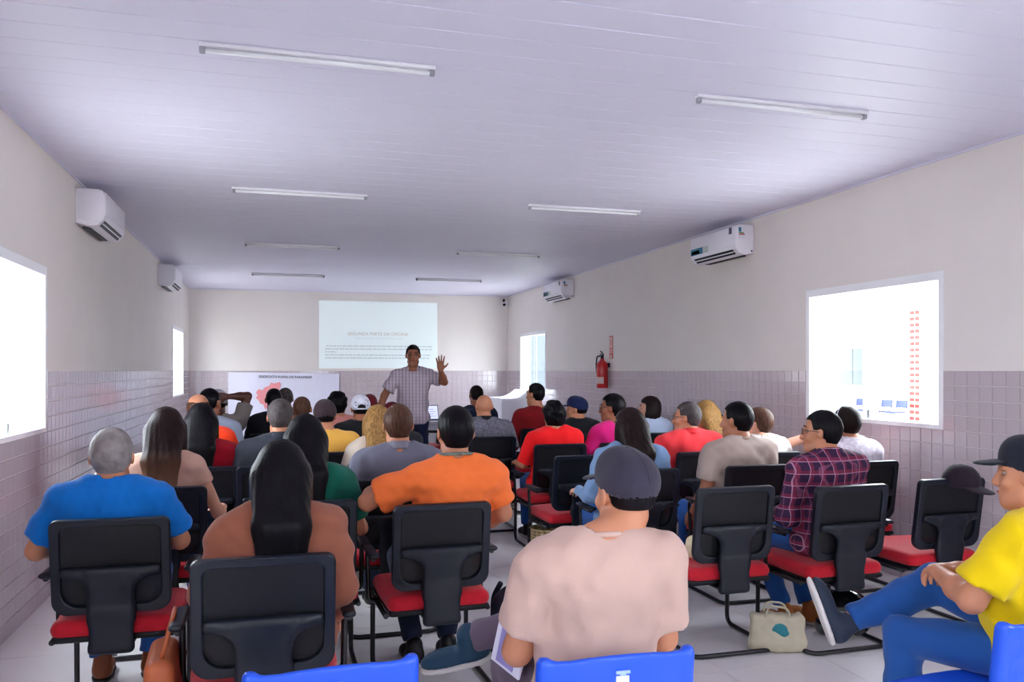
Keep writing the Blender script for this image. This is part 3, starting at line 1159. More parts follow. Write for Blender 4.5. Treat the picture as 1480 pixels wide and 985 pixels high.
# ------------------------------------------------------------------ things on the floor and on chairs
M_LEATH = mat('tan_leather', (186, 98, 58), .45, .4, var=.08, vscale=8, bump=.1, bscale=90)
root = empty('handbag', (-.375, 3.10, .25), .05)
F = Field((-.08, -.2, -.01), (.08, .2, .36), .009)
F.rbox((0, 0, .14), (.05, .16, .14), .035)
F.ellip((0, 0, .10), (.062, .165, .10), k=.05)
F.keep(lambda X, Y, Z: .004 - Z)
F.build('body', M_LEATH, root)
MB().tube([(0, -.11, .26), (.04, -.08, .408), (.04, .08, .408), (0, .11, .26)], .008, fillet=.06).build('strap', M_LEATH, root)
MB().box((-.056, -.15, .18), (.056, .15, .19)).build('flap_edge', M_LEATH, root)
tag(root, 'tan leather handbag hung from the armrest of the woman in brown', 'handbag')

# woven basket under the empty chair
M_WICK = plaid_mat('woven_straw', (190, 166, 118), ((0, 34, .45, (128, 100, 62), .7), (2, 40, .45, (218, 200, 156), .7), (1, 34, .4, (120, 92, 56), .5)))
root = empty('woven_basket', (1.99, 5.93, 0))
MB().lathe([(.0, .004), (.105, .004), (.115, .02), (.125, .30), (.133, .31), (.125, .315), (.112, .30), (.10, .03), (0, .03)], n=24).build('body', M_WICK, root)
for z in (.08, .155, .23):
    MB().lathe([(.12, z - .008), (.1285, z), (.12, z + .008)], n=24).build('woven_band', M_WICK, root)
tag(root, 'round woven straw basket on the floor under an empty visitor chair', 'basket')

# helmet
M_HELM = mat('black_gloss_shell', (14, 14, 18), .12, .6, coat=.6)
root = empty('motorcycle_helmet', (3.10, 3.93, 0), .6)
F = Field((-.16, -.18, -.01), (.16, .18, .28), .008)
F.ellip((0, 0, .135), (.125, .145, .135))
F.rbox((0, .09, .06), (.095, .07, .06), .05, k=.04)
F.rbox((0, .16, .135), (.10, .08, .045), .02, carve=True)
F.ellip((0, 0, .10), (.10, .12, .11), carve=True)
F.keep(lambda X, Y, Z: .004 - Z)
F.build('shell', M_HELM, root)
F = Field((-.16, -.02, .06), (.16, .19, .22), .007)
F.ellip((0, 0, .135), (.128, .150, .135))
F.ellip((0, 0, .135), (.120, .142, .128), carve=True)
F.keep(lambda X, Y, Z: np.maximum(np.maximum(.088 - Z, Z - .185), .045 - Y))
F.build('visor', mat('smoked_visor', (30, 32, 38), .08, .6), root)
tag(root, 'black motorcycle helmet on the floor beneath the chair of the man in plaid', 'helmet')

# tote bag
root = empty('tote_bag', (2.60, 3.86, 0), -.4)
root.scale = (.82, .82, .82)
F = Field((-.22, -.12, -.01), (.22, .12, .32), .009)
F.rbox((0, .0, .12), (.17, .05, .12), .03)
F.ellip((0, -.02, .05), (.18, .075, .06), k=.05)
F.wrinkle(.008, 30, 3)
F.keep(lambda X, Y, Z: .004 - Z)
F.build('body', mat('cream_canvas', (206, 198, 172), .8, .2, bump=.1, bscale=150), root)
for s in (-1, 1):
    MB().tube([(-.08, s * .035, .22), (-.06, s * .05, .30), (.06, s * .06, .29), (.08, s * .035, .22)], .007, fillet=.05).build('handle', mat('cream_canvas', (0, 0, 0)), root)
F = Field((-.1, -.12, .05), (.12, .0, .22), .006)
F.ellip((.01, -.052, .14), (.055, .008, .05), k=.0)
F.ellip((.045, -.052, .115), (.03, .008, .02), k=.01)
F.build('green_print', mat('green_blue_print', (40, 130, 140), .7), root)
tag(root, 'cream canvas tote bag with a green and blue print, slumped on the floor', 'tote bag')

# dark backpack leaning beside the orange-shirted man's chair
root = empty('backpack', (1.19, 3.97, 0), .15)
F = Field((-.2, -.14, -.01), (.2, .14, .5), .01)
F.rbox((0, 0, .19), (.145, .085, .19), .07)
F.ellip((0, 0, .33), (.125, .075, .11), k=.06)
F.ellip((0, -.02, .12), (.155, .10, .13), k=.06)
F.rbox((0, -.075, .14), (.11, .045, .11), .035, k=.02)
F.keep(lambda X, Y, Z: .004 - Z)
F.build('body', mat('navy_nylon', (24, 28, 44), .6, .3, bump=.1, bscale=200), root)
for s in (-1, 1):
    MB().tube([(s * .07, .08, .42), (s * .09, .13, .34), (s * .10, .11, .16), (s * .10, .085, .08)], .014, fillet=.04).build('strap', mat('navy_nylon', (0, 0, 0)), root)
MB().tube([(-.04, .03, .43), (-.03, .03, .475), (.03, .03, .475), (.04, .03, .43)], .008, fillet=.02).build('grab_handle', mat('navy_nylon', (0, 0, 0)), root)
tag(root, 'dark navy backpack standing between the orange shirt and the cream t-shirt', 'backpack')

# cream bag on the near empty visitor chair
root = empty('shoulder_bag', (2.30, 4.02, .468), .1)
F = Field((-.17, -.13, -.02), (.17, .13, .22), .009)
F.rbox((0, 0, .065), (.13, .08, .065), .035)
F.wrinkle(.006, 28, 9)
F.keep(lambda X, Y, Z: -Z)
F.build('body', mat('ivory_cloth', (222, 206, 172), .7, .2), root)
MB().tube([(-.11, 0, .11), (-.09, .02, .19), (.09, .02, .19), (.11, 0, .11)], .007, fillet=.06).build('strap', mat('ivory_cloth', (0, 0, 0)), root)
tag(root, 'ivory cloth bag lying on the seat of an empty visitor chair', 'bag')

# folded paper held by the man in the cream t-shirt
root = empty('folded_paper', (.68, 2.42, .70), .15)
M_PAP = mat('printed_paper', (226, 224, 240), .7)
MB().prism([(-.006, -.11), (.0, -.11), (.05, .10), (.046, .105)], 1, -.10, .10).build('sheet', M_PAP, root)
MB().prism([(.002, -.11), (.006, -.11), (.075, .09), (.07, .095)], 1, -.09, .09).build('sheet', M_PAP, root)
MB().prism([(-.0075, -.10), (-.0065, -.10), (.036, .08), (.035, .08)], 1, -.06, .06).build('printed_block', mat('violet_print', (150, 140, 196), .7), root)
tag(root, 'folded printed white paper beside the crossed leg of the man in cream', 'paper')

# ------------------------------------------------------------------ courtyard seen through the side window
M_NAVYCH = mat('dark_blue_chair_plastic', (10, 34, 86), .4, .4)
M_OGREY = mat('grey_shutter', (60, 68, 72), .4)
root = empty('courtyard_window', (17.98, 22.4, 1.0))
MB().box((-.06, -.62, 0), (.0, .62, 1.25)).build('frame', M_OUTWALL, root)
for s in (-1, 1):
    MB().box((-.08, min(s * .01, s * .58), .04), (-.05, max(s * .01, s * .58), 1.21)).build('pane', M_OGREY, root)
tag(root, 'grey two-pane window in the white courtyard wall outside', 'window')
M_BRK = mat('red_block', (150, 40, 34), .7)
root = empty('lattice_pier', (17.85, 19.6, -.13))
MB().box((-.06, -.2, 0), (.1, .2, 3.5)).build('pier', M_OUTWALL, root)
bk = MB().box((-.085, -.075, -.05), (-.055, .075, .05)).mesh('red_block')
for i in range(18):
    for s in (-1, 1):
        link('red_block', bk, M_BRK, root, (0, s * .1, .25 + i * .18))
tag(root, 'narrow pier of small red blocks against the white courtyard wall', 'pier')
M_GRB = mat('green_block', (96, 110, 80), .7)
root = empty('block_screen', (16.6, 22.9, -.13))
MB().box((-.1, -.5, 0), (.1, .5, 3.2)).build('panel', M_OUTWALL, root)
bk = MB().box((-.13, -.06, -.06), (-.095, .06, .06)).mesh('green_block')
for zz in [.25 + .2 * i for i in range(4)] + [2.6, 2.8]:
    for q in range(4):
        link('green_block', bk, M_GRB, root, (0, -.36 + .24 * q, zz))
tag(root, 'white screen panel with small green blocks in the courtyard', 'screen wall')
for yy, clab in ((21.4, 'closest to the grey window'), (20.85, 'second from the grey window'), (20.3, 'second from the pier of red blocks'), (19.7, 'closest to the pier of red blocks')):
    o = copy_tree(blue0)
    o.location = (17.2, yy, -.13)
    o.rotation_euler = (0, 0, math.pi / 2)
    for ch in o.children:
        if ch.data.materials and ch.data.materials[0] is M_BLUE:
            ch.material_slots[0].link = 'OBJECT'
            ch.material_slots[0].material = M_NAVYCH
    tag(o, 'dark blue plastic chair in the courtyard ' + clab, 'chair', 'blue chairs in the courtyard')
sg = MB().box((17.96, 17.55, .55), (17.995, 18.0, .85)).build('courtyard_sign', mat('teal_sign', (10, 58, 56), .5))
tag(sg, 'small teal plaque on the white courtyard wall', 'sign')

# ------------------------------------------------------------------ people
SKIN = {
    'fair': mat('skin_fair', (216, 160, 134), .5, .4, var=.05, vscale=14),
    'tan': mat('skin_tan', (192, 128, 96), .5, .4, var=.05, vscale=14),
    'brown': mat('skin_brown', (150, 92, 66), .5, .4, var=.05, vscale=14),
    'dark': mat('skin_dark', (92, 54, 42), .5, .4, var=.05, vscale=14),
}


def hair_mat(name, rgb, var=.35, rough=.42):
    return mat(name, rgb, rough, .11, var=var, vscale=26, stretch=(3, 3, .35), bump=.25, bscale=70)


HAIR = {
    'black': hair_mat('hair_black', (13, 11, 15)),
    'darkbrown': hair_mat('hair_dark_brown', (32, 21, 20)),
    'brown': hair_mat('hair_brown', (78, 52, 40), .45),
    'ombre': hair_mat('hair_ombre', (34, 20, 20), .4),
    'blonde': hair_mat('hair_blonde', (150, 112, 66), .45),
    'grey': mat('hair_grey', (140, 132, 130), .6, .3, var=.25, vscale=22, bump=.5, bscale=110),
    'pepper': mat('hair_pepper', (70, 62, 62), .6, .3, var=.4, vscale=26, bump=.5, bscale=110),
    'maroon': hair_mat('hair_maroon', (78, 24, 32), .35),
}


def ombre():
    m = HAIR['ombre']
    nt = m.node_tree
    b = nt.nodes['Principled BSDF']
    src = b.inputs['Base Color'].links[0].from_socket
    tc = nt.nodes.new('ShaderNodeTexCoord')
    sp = nt.nodes.new('ShaderNodeSeparateXYZ')
    nt.links.new(tc.outputs['Object'], sp.inputs[0])
    mr = nt.nodes.new('ShaderNodeMapRange')
    mr.inputs[1].default_value, mr.inputs[2].default_value = 1.08, .80
    nt.links.new(sp.outputs[2], mr.inputs[0])
    mix = nt.nodes.new('ShaderNodeMix'); mix.data_type = 'RGBA'
    nt.links.new(mr.outputs[0], mix.inputs['Factor'])
    nt.links.new(src, mix.inputs['A'])
    mix.inputs['B'].default_value = lin((156, 112, 82)) + (1,)
    nt.links.new(mix.outputs['Result'], b.inputs['Base Color'])


ombre()


def cloth(name, rgb, rough=.85):
    return mat('cloth_' + name, rgb, rough, .2, var=.05, vscale=5, bump=.12, bscale=260, sheen=.1)


M_EYEW = mat('eye_white', (176, 162, 152), .2, .5)
M_EYED = mat('eye_iris', (34, 20, 14), .15, .5)
M_LIP = mat('lips', (150, 82, 74), .45, .4)
JEANS = cloth('jeans', (34, 82, 150))
DKJEANS = cloth('dark_jeans', (26, 34, 58))
BLACKTR = cloth('black_trousers', (20, 20, 26))
SHOE_BK = mat('shoe_black', (22, 22, 26), .4, .4)
SHOE_BR = mat('shoe_brown', (128, 66, 36), .45, .4)
SHOE_TAN = mat('shoe_tan', (176, 100, 44), .5, .4)
SHOE_NV = mat('shoe_navy', (34, 44, 62), .6, .3)
SHOE_TEAL = mat('shoe_teal', (30, 62, 86), .6, .3)
M_SOLE = mat('shoe_sole', (206, 200, 196), .6, .3)
M_GLF = mat('glasses_frame', (24, 20, 22), .3, .5)

ZS = .455
leg_cache = {}


def arr(*a):
    return np.array(a, float)


def lerp(a, b, t):
    return a * (1 - t) + b * t


def rotz(a):
    c, s = math.cos(a), math.sin(a)
    return np.array([[c, -s, 0], [s, c, 0], [0, 0, 1.0]])


def rotx(a):
    c, s = math.cos(a), math.sin(a)
    return np.array([[1.0, 0, 0], [0, c, -s], [0, s, c]])


def unit(v):
    v = np.array(v, float)
    return v / (np.linalg.norm(v) + 1e-9)


ARM = {
    'lap': lambda s, w, k: (arr(s * (.225 + .05 * (w - 1)), .03, ZS + .255 * k), arr(s * .11, .27, ZS + .205)),
    'rest': lambda s, w, k: (arr(s * .272, -.01, ZS + .25), arr(s * .265, .235, ZS + .245)),
    'hang': lambda s, w, k: (arr(s * (.25 + .04 * (w - 1)), -.04, ZS + .27 * k), arr(s * .25, .13, ZS + .10)),
    'cross': lambda s, w, k: (arr(s * .235 * w, .06, ZS + .27 * k), arr(-s * .03, .20, ZS + .30)),
}


def hand_prims(F, wr, d, nrm, side, curl, sc=1.0, spread=0.0, fat=0.0):
    """palm + four fingers + thumb growing from wrist wr along d; palm side faces nrm; side = +1 thumb on +across"""
    d, nrm = unit(d), np.array(nrm, float)
    nrm = unit(nrm - d * (nrm @ d))
    ac = np.cross(d, nrm) * side
    R = np.stack([ac, d, nrm], 1)
    F.ellip(wr + d * .048 * sc, (.040 * sc, .056 * sc, .0165 * sc), R, k=.018)
    F.cone(wr + d * .02 * sc - ac * .012 * sc, wr + d * .085 * sc - ac * .026 * sc, .015 * sc, .012 * sc, k=.012)
    F.cone(wr + d * .02 * sc + ac * .012 * sc, wr + d * .085 * sc + ac * .026 * sc, .015 * sc, .012 * sc, k=.012)
    for i, (o, L) in enumerate(((.031, .068), (.0105, .078), (-.0105, .072), (-.030, .056))):
        base = wr + d * (.092 - .004 * abs(i - 1)) * sc + ac * o * sc
        dd = unit(d + ac * (o * 6 * spread))
        a = curl * .55
        p1 = base + (dd * math.cos(a) + nrm * math.sin(a)) * L * .45 * sc
        a2 = curl * 1.35
        p2 = p1 + (dd * math.cos(a2) + nrm * math.sin(a2)) * L * .32 * sc
        a3 = curl * 1.9
        p3 = p2 + (dd * math.cos(a3) + nrm * math.sin(a3)) * L * .25 * sc
        r = .0088 * sc + fat
        F.cone(base - dd * .012 * sc, p1, r + .0008, r, k=.006)
        F.cone(p1, p2, r, r - .0008, k=.003)
        F.cone(p2, p3, r - .0008, r - .002, k=.003)
    tb = wr + d * .028 * sc + ac * .026 * sc
    td = unit(d * .72 + ac * (.75 + .3 * spread) + nrm * .25)
    t1 = tb + td * .042 * sc
    t2 = t1 + unit(td + d * .5 + nrm * .3 * curl) * .032 * sc
    F.cone(tb - td * .01, t1, .0135 * sc, .0105 * sc + fat, k=.012)
    F.cone(t1, t2, .0105 * sc + fat, .008 * sc + fat, k=.004)


def person(loc, yaw, ztop, label, sex='m', w=1.0, belly=0.0, skin='tan', shirt=None, sleeve='short', collar=None,
           trousers=DKJEANS, shoes=SHOE_BK, hair='short', hcol='black', hyaw=0.0, hpitch=0.0, htilt=0.0, hdx=0.0,
           lean=(0, 0), arms=('lap', 'lap'), legs='sit', near=False, cap=None, glasses=False, dress=None, hips=None, headband=None,
           hand_spec=None, group='seated audience', seed=1, shirt_mat=None, clip=None, lanyard=None, jacket=None, hs=1.0):
    fem = sex == 'f'
    root = empty('person', (loc[0], loc[1], 0), yaw)
    tag(root, label, 'person', group)
    zs = ZS if hips is None else hips - .09
    hthick = {'short': .010, 'buzz': .004, 'fringe': .004, None: 0.0, 'curly': .03, 'bald': 0.0}.get(hair, .014)
    if cap: hthick = .022
    T_ = ztop - hthick - zs
    k = T_ / .855
    P = arr(0, 0, zs + .09)
    S = arr(lean[0], -.045 + lean[1], zs + .565 * k)
    N = S + arr(0, .005, .04)
    H = arr(lean[0] * 1.25 + hdx, S[1] + .045 + .2 * lean[1], ztop - hthick - .118 * hs)
    sw = (.164 if fem else .180) * w
    Rh = rotz(hyaw) @ rotx(hpitch) @ np.array([[math.cos(htilt), 0, math.sin(htilt)], [0, 1, 0], [-math.sin(htilt), 0, math.cos(htilt)]])
    HL = lambda x, y, z: H + hs * (Rh @ arr(x, y, z))
    sh = {s: arr(S[0] + s * sw, S[1] + .0, S[2] - .042) for s in (-1, 1)}
    el, wr_ = {}, {}
    for s, a in ((-1, arms[0]), (1, arms[1])):
        if isinstance(a, str):
            e_, w_ = ARM[a](s, w, k)
            dz = zs - ZS
            el[s], wr_[s] = e_ + arr(lean[0] * .6, 0, dz), w_ + arr(lean[0] * .2, 0, dz)
        else:
            el[s], wr_[s] = arr(*a[0]), arr(*a[1])
    if legs == 'sit':
        lg = {s: (arr(s * .088, .02, zs + .09), arr(s * (.10 if fem else .125), .44, zs + .055), arr(s * .11, .40, .09), arr(s * .12, .55, .045)) for s in (-1, 1)}
    elif legs == 'tuck':
        lg = {s: (arr(s * .088, .02, zs + .09), arr(s * .12, .43, zs + .06), arr(s * .09, .22, .09), arr(s * .10, .36, .045)) for s in (-1, 1)}
    elif legs == 'cross':
        lg = {-1: (arr(-.088, .02, zs + .09), arr(-.13, .43, zs + .055), arr(-.14, .42, .09), arr(-.15, .57, .045)),
              1: (arr(.088, .02, zs + .10), arr(.07, .42, zs + .225), arr(-.21, .62, zs + .06), arr(-.23, .68, zs + .22))}
    elif legs == 'crossflat':
        lg = {-1: (arr(-.088, .02, zs + .09), arr(-.13, .43, zs + .055), arr(-.14, .42, .09), arr(-.15, .57, .045)),
              1: (arr(.088, .02, zs + .10), arr(.08, .42, zs + .225), arr(-.24, .60, zs + .09), arr(-.38, .66, zs + .05))}
    elif legs == 'stand':
        lg = {s: (arr(s * .088, 0, zs + .07), arr(s * .11, .03, .50), arr(s * .12, -.01, .09), arr(s * .14, .13, .045)) for s in (-1, 1)}
    else:
        lg = legs
    foot = {}
    for s in (-1, 1):
        hp, kn, an, to = lg[s]
        f_ = unit(to - an)
        up = unit(kn - an)
        if to[2] < .08:
            f_ = unit(arr(to[0] - an[0], to[1] - an[1], 0)); up = arr(0, 0, 1)
            base = arr(an[0], an[1], 0)
        else:
            if legs == 'crossflat':
                up = arr(.3, -.25, 1.0)
            up = unit(up - f_ * (up @ f_))
            base = an - up * .085
        foot[s] = (base, f_, up, np.cross(f_, up))
    h = .0125 if not near else .0095
    allp = [P - .2, P + .2, S - .25, S + .25, H + .16, H - .16] + list(el.values()) + list(wr_.values()) + [q for l in lg.values() for q in l]
    lo = np.min(np.array(allp), 0) - arr(.12, .12, .10)
    hi = np.max(np.array(allp), 0) + arr(.12, .12, .12)
    for s in (-1, 1):
        lo = np.minimum(lo, wr_[s] - .22); hi = np.maximum(hi, wr_[s] + .22)
    lo[2] = max(lo[2], -.02)
    fine = [(H - arr(.10, .14, .14), H + arr(.10, .14, .14), .0065 if near else .0092)]
    hspec = hand_spec or {}
    for s in (-1, 1):
        if hspec.get(s, {}).get('fine'):
            fine.append((wr_[s] - .13, wr_[s] + .13, .0048))

    def torso(F, off, loose=0.0, kk=.05, arms_=True):
        F.ellip(P + arr(0, -.01, .0), (.165 * w + (.02 if fem else 0), .125 + belly * .3, .115), k=kk, off=off + loose)
        F.ellip(lerp(P, S, .36) + arr(0, belly * .35, 0), (.142 * w + belly * .6, .105 + belly * .8, .15 * k), k=kk, off=off + loose)
        F.ellip(lerp(P, S, .74), (.155 * w, .112, .16 * k), k=kk, off=off + loose * .6)
        if fem:
            for s in (-1, 1):
                F.ellip(lerp(P, S, .66) + arr(s * .07, .085, 0), (.06, .055, .06), k=.04, off=off)
        F.cone(S + arr(-sw * .72, -.015, -.04), S + arr(sw * .72, -.015, -.04), .073, .073, k=.05, off=off)
        for s in (-1, 1):
            F.cone(N + arr(s * .03, -.015, .005), sh[s] + arr(-s * .02, 0, .012), .036, .042, k=.04, off=off)

    # ---- body: one continuous skin surface
    F = Field(lo, hi, h, fine)
    torso(F, 0.0)
    nr = .047 if fem else .057
    F.cone(N + arr(0, -.005, -.03), HL(0, -.022, -.055), nr + .006, nr, k=.03)
    for s in (-1, 1):
        ar = (.042 if fem else .05) * (.5 + .5 * w)
        F.cone(sh[s], el[s], ar, ar * .78, k=.03)
        F.cone(el[s], lerp(el[s], wr_[s], .4), ar * .80, ar * .78, k=.02)
        F.cone(lerp(el[s], wr_[s], .4), wr_[s], ar * .78, .025, k=.02)
        hp, kn, an, to = lg[s]
        F.cone(hp, kn, .078, .055, k=.04)
        F.cone(kn, lerp(kn, an, .35), .053, .055, k=.02)
        F.cone(lerp(kn, an, .35), an, .052, .034, k=.02)
        b_, f_, u_, sd_ = foot[s]
        F.cone(an, b_ + u_ * .045 - f_ * .01, .033, .03, k=.015)
        F.cone(b_ + u_ * .045, b_ + f_ * .08 + u_ * .036, .03, .025, k=.02)
        F.cone(b_ + f_ * .08 + u_ * .036, b_ + f_ * .15 + u_ * .032, .026, .02, k=.02)
    # head
    F.ellip(HL(0, -.012, .028), arr(.0755, .095, .090) * hs, Rh, k=.0)
    F.ellip(HL(0, .030, -.035), arr(.058, .062, .078) * hs, Rh, k=.035)
    F.ellip(HL(0, .062, -.092), arr(.030, .026, .022) * hs, Rh, k=.035)
    F.cone(HL(-.045, .012, -.072), HL(-.02, .06, -.098), .018, .018, k=.03)
    F.cone(HL(.045, .012, -.072), HL(.02, .06, -.098), .018, .018, k=.03)
    for s in (-1, 1):
        F.ellip(HL(s * .034, .072, .008), arr(.02, .02, .013) * hs, Rh, k=0.0, carve=True)
        F.cone(HL(s * .012, .088, .026), HL(s * .048, .072, .026), .008, .007, k=.012)
        F.ellip(HL(s * .042, .058, -.028), arr(.022, .02, .018) * hs, Rh, k=.02)
        # ear
        Re = Rh @ rotz(s * .35)
        F.ellip(HL(s * .080, -.008, .002), arr(.009, .021, .032) * hs, Re, k=.008)
        F.ellip(HL(s * .091, -.003, .006), arr(.007, .011, .018) * hs, Re, carve=True)
    F.cone(HL(0, .086, .018), HL(0, .108, -.028), .009, .012, k=.014)
    F.ellip(HL(0, .103, -.034), arr(.018, .012, .010) * hs, Rh, k=.01)
    F.ellip(HL(0, .086, -.064), arr(.022, .012, .010) * hs, Rh, k=.012)
    for s in (-1, 1):
        hsp = hspec.get(s, {})
        fd = hsp.get('dir')
        if fd is None:
            fd = unit(wr_[s] - el[s]) + (arr(-s * .25, .25, -.15) if legs != 'stand' else 0)
        hand_prims(F, wr_[s], fd, hsp.get('palm', (0, 0, -1)), hsp.get('side', s), hsp.get('curl', .55), .95 if fem else 1.05,
                   hsp.get('spread', .25), 0.0 if hsp.get('fine') else .0015)
    F.build('body', SKIN[skin], root)

    # ---- eyes and mouth
    for s in (-1, 1):
        eb = MB()
        c = HL(s * .033, .0660, .007)
        eb.lathe([(.0, -.0115), (.006, -.0098), (.0105, -.0045), (.0115, 0), (.0105, .0045), (.0052, .0102)], n=12)
        me = eb.mesh('eye')
        o = link('eye', me, M_EYEW, root)
        Rm = Matrix([list(r) for r in Rh]).to_4x4()
        o.matrix_local = Matrix.Translation(c) @ Rm @ Matrix.Diagonal((1.1, 1.0, .58, 1.0)) @ Matrix.Rotation(-math.pi / 2, 4, 'X')
        io = MB().lathe([(.0, .0095), (.0055, .0098), (.0052, .0108), (.0, .0118)], n=12).build('iris', M_EYED, o)
        F2 = [HL(s * .016, .090, .036), HL(s * .034, .086, .040), HL(s * .052, .070, .034)]
        MB().tube(F2, [.0035, .0042, .002], n=6).build('eyebrow', HAIR[hcol if hcol in HAIR else 'black'], root)
    MB().tube([HL(-.022, .088, -.066), HL(-.008, .0985, -.063), HL(.008, .0985, -.063), HL(.022, .088, -.066)], [.002, .0042, .0042, .002], n=6).build('mouth', M_LIP, root)

    # ---- shirt
    off = .011
    sl_lo = np.minimum(np.minimum(P - arr(.3, .26, .12), S - .32), np.minimum(el[-1], el[1]) - .1)
    sl_hi = np.maximum(np.maximum(P + arr(.3, .26, .12), S + arr(.32, .26, .14)), np.maximum(el[-1], el[1]) + .1)
    if sleeve == 'long':
        sl_lo = np.minimum(sl_lo, np.minimum(wr_[-1], wr_[1]) - .07); sl_hi = np.maximum(sl_hi, np.maximum(wr_[-1], wr_[1]) + .07)
    F = Field(sl_lo, sl_hi, .0095 if near else .0125)
    torso(F, off, loose=.014)
    for s in (-1, 1):
        ar = (.042 if fem else .05) * (.5 + .5 * w) + off
        if sleeve == 'short':
            e = lerp(sh[s], el[s], .74)
            F.cone(sh[s], e, ar + .008, ar + .012, k=.04, flat_b=True, flare=.006)
        elif sleeve == 'long':
            F.cone(sh[s], el[s], ar + .006, ar, k=.04)
            F.cone(el[s], lerp(el[s], wr_[s], .96), ar, .038, k=.03, flat_b=True)
        elif sleeve == 'cap':
            F.cone(sh[s], lerp(sh[s], el[s], .35), ar + .006, ar + .006, k=.03, flat_b=True)
        elif sleeve == 'elbow':
            F.cone(sh[s], lerp(sh[s], el[s], .95), ar + .006, ar + .008, k=.04, flat_b=True, flare=.004)
    F.wrinkle(.011 if near else .007, 19, seed)
    # neckline: cut round the neck
    cz = zs + .018 if hips is None else P[2] - .08
    F.keep(lambda X, Y, Z: cz - Z + 0 * X)
    nb = nr + .016 + (.012 if fem else 0)
    F.cone(N + arr(0, .012, .012), N + arr(0, .03, .14), nb, nb + .04, carve=True)
    smat = shirt_mat or shirt
    so = F.build('shirt', smat, root)
    if collar is None and lanyard is None and near:
        pts = [N + arr((nb + .001) * math.cos(t), .010 + (nb + .003) * math.sin(t), .004 - .012 * math.sin(t)) for t in np.linspace(0, 2 * math.pi, 28, endpoint=False)]
        MB().tube([Vector(q) for q in pts], .0085, n=8, closed=True).build('neckband', smat, so)
    if collar is not None:
        F = Field(N - arr(.13, .13, .06), N + arr(.13, .15, .11), .007)
        F.cone(N + arr(0, -.002, -.012), N + arr(0, .004, .040), nr + .026, nr + .016, flat_a=True, flat_b=True, k=0)
        F.cone(N + arr(0, -.002, -.03), N + arr(0, .006, .08), nr + .011, nr + .010, carve=True)
        F.keep(lambda X, Y, Z: Y - (N[1] + .03 + (.05 - np.abs(X - N[0])) * 0 + np.abs(X - N[0]) * .5))
        F.build('collar', collar, root)
    if lanyard is not None:
        mbl = MB()
        pts = [N + arr(.085 * math.cos(t), -.004 + .075 * math.sin(t) , .030 - .012 * math.sin(t)) for t in np.linspace(math.pi * .93, math.pi * 2.07, 22)]
        mbl.tube([Vector(q) for q in pts], .0085, n=6)
        mbl.build('lanyard', lanyard, root)
    if dress is not None:   # open jacket worn over the shirt: two sleeves and side panels
        F = Field(sl_lo - .02, sl_hi + .02, .012)
        for s in (-1, 1):
            ar = .065
            F.cone(sh[s] + arr(s * .005, 0, 0), el[s], ar + .006, ar + .004, k=.03)
            F.cone(el[s], lerp(el[s], wr_[s], .7), ar, .046, k=.03, flat_b=True)
            F.cone(lerp(sh[s], S, .25), lerp(P, S, .35) + arr(s * .13 * w, .0, 0), .07, .075, k=.04)
        F.wrinkle(.008, 22, seed + 5)
        F.build('jacket', dress, root)

    # ---- trousers and shoes
    key = legs if isinstance(legs, str) and legs in ('sit', 'tuck') and not near else None
    ck = (key, fem)
    if key and ck in leg_cache:
        tm, shm = leg_cache[ck]
    else:
        lp = [q for l in lg.values() for q in l] + [P]
        F = Field(np.min(lp, 0) - .15, np.max(lp, 0) + .15, .011 if near else .014)
        F.ellip(P + arr(0, 0, -.005) if hips is None else P - arr(0, 0, .06), (.168, .135, .11) if hips is None else (.155, .105, .10), k=.04, off=.008)
        for s in (-1, 1):
            hp, kn, an, to = lg[s]
            F.cone(hp, kn, .088, .07, k=.03)
            F.cone(kn, lerp(kn, an, .45), .069, .064, k=.025)
            F.cone(lerp(kn, an, .45), lerp(kn, an, .93), .063, .054, k=.02, flat_b=True)
        F.wrinkle(.008, 24, 11)
        pz = P[2]
        F.keep(lambda X, Y, Z: np.where(Y < .14, np.maximum(Z - (pz + .07) + 0 * X, (zs - .012 - Z) if hips is None else Z * 0 - 1), -1.0 + 0 * (X + Z)) if hips is None else Z - (pz - .02))
        tm = F.mesh('trousers')
        tm.materials.append(trousers)
        shm = {}
        for s in (-1, 1):
            hp, kn, an, to = lg[s]
            base, f_, up, sd = foot[s]
            R = np.stack([sd, f_, up], 1)
            pt = lambda a, b, c: base + sd * a + f_ * b + up * c
            ctr = pt(0, .07, .04)
            hh = .0075 if near else .012
            F = Field(ctr - .21, ctr + .21, hh)
            F.ellip(pt(0, -.015, .045), (.04, .055, .045), R, k=.0)
            F.ellip(pt(0, .09, .035), (.047, .105, .04), R, k=.04)
            F.cone(pt(0, -.015, .06), pt(0, -.005, .105), .04, .042, k=.03)
            F.keep(lambda X, Y, Z: -((X - base[0]) * up[0] + (Y - base[1]) * up[1] + (Z - base[2]) * up[2]) + .018)
            m1 = F.mesh('shoe'); m1.materials.append(shoes)
            F = Field(ctr - .21, ctr + .21, hh)
            F.ellip(pt(0, -.012, .012), (.042, .06, .03), R, k=.0)
            F.ellip(pt(0, .09, .012), (.051, .112, .03), R, k=.05)
            F.keep(lambda X, Y, Z: np.maximum(-((X - base[0]) * up[0] + (Y - base[1]) * up[1] + (Z - base[2]) * up[2]) + .002,
                                              ((X - base[0]) * up[0] + (Y - base[1]) * up[1] + (Z - base[2]) * up[2]) - .022))
            m2 = F.mesh('sole'); m2.materials.append(M_SOLE)
            shm[s] = (m1, m2)
        if key:
            leg_cache[ck] = (tm, shm)
    link('trousers', tm, trousers, root)
    for s in (-1, 1):
        so = link('shoe', shm[s][0], shoes, root)
        link('sole', shm[s][1], M_SOLE if shoes is not SHOE_BR else SHOE_BK, so)

    # ---- hair
    hm = HAIR.get(hcol)
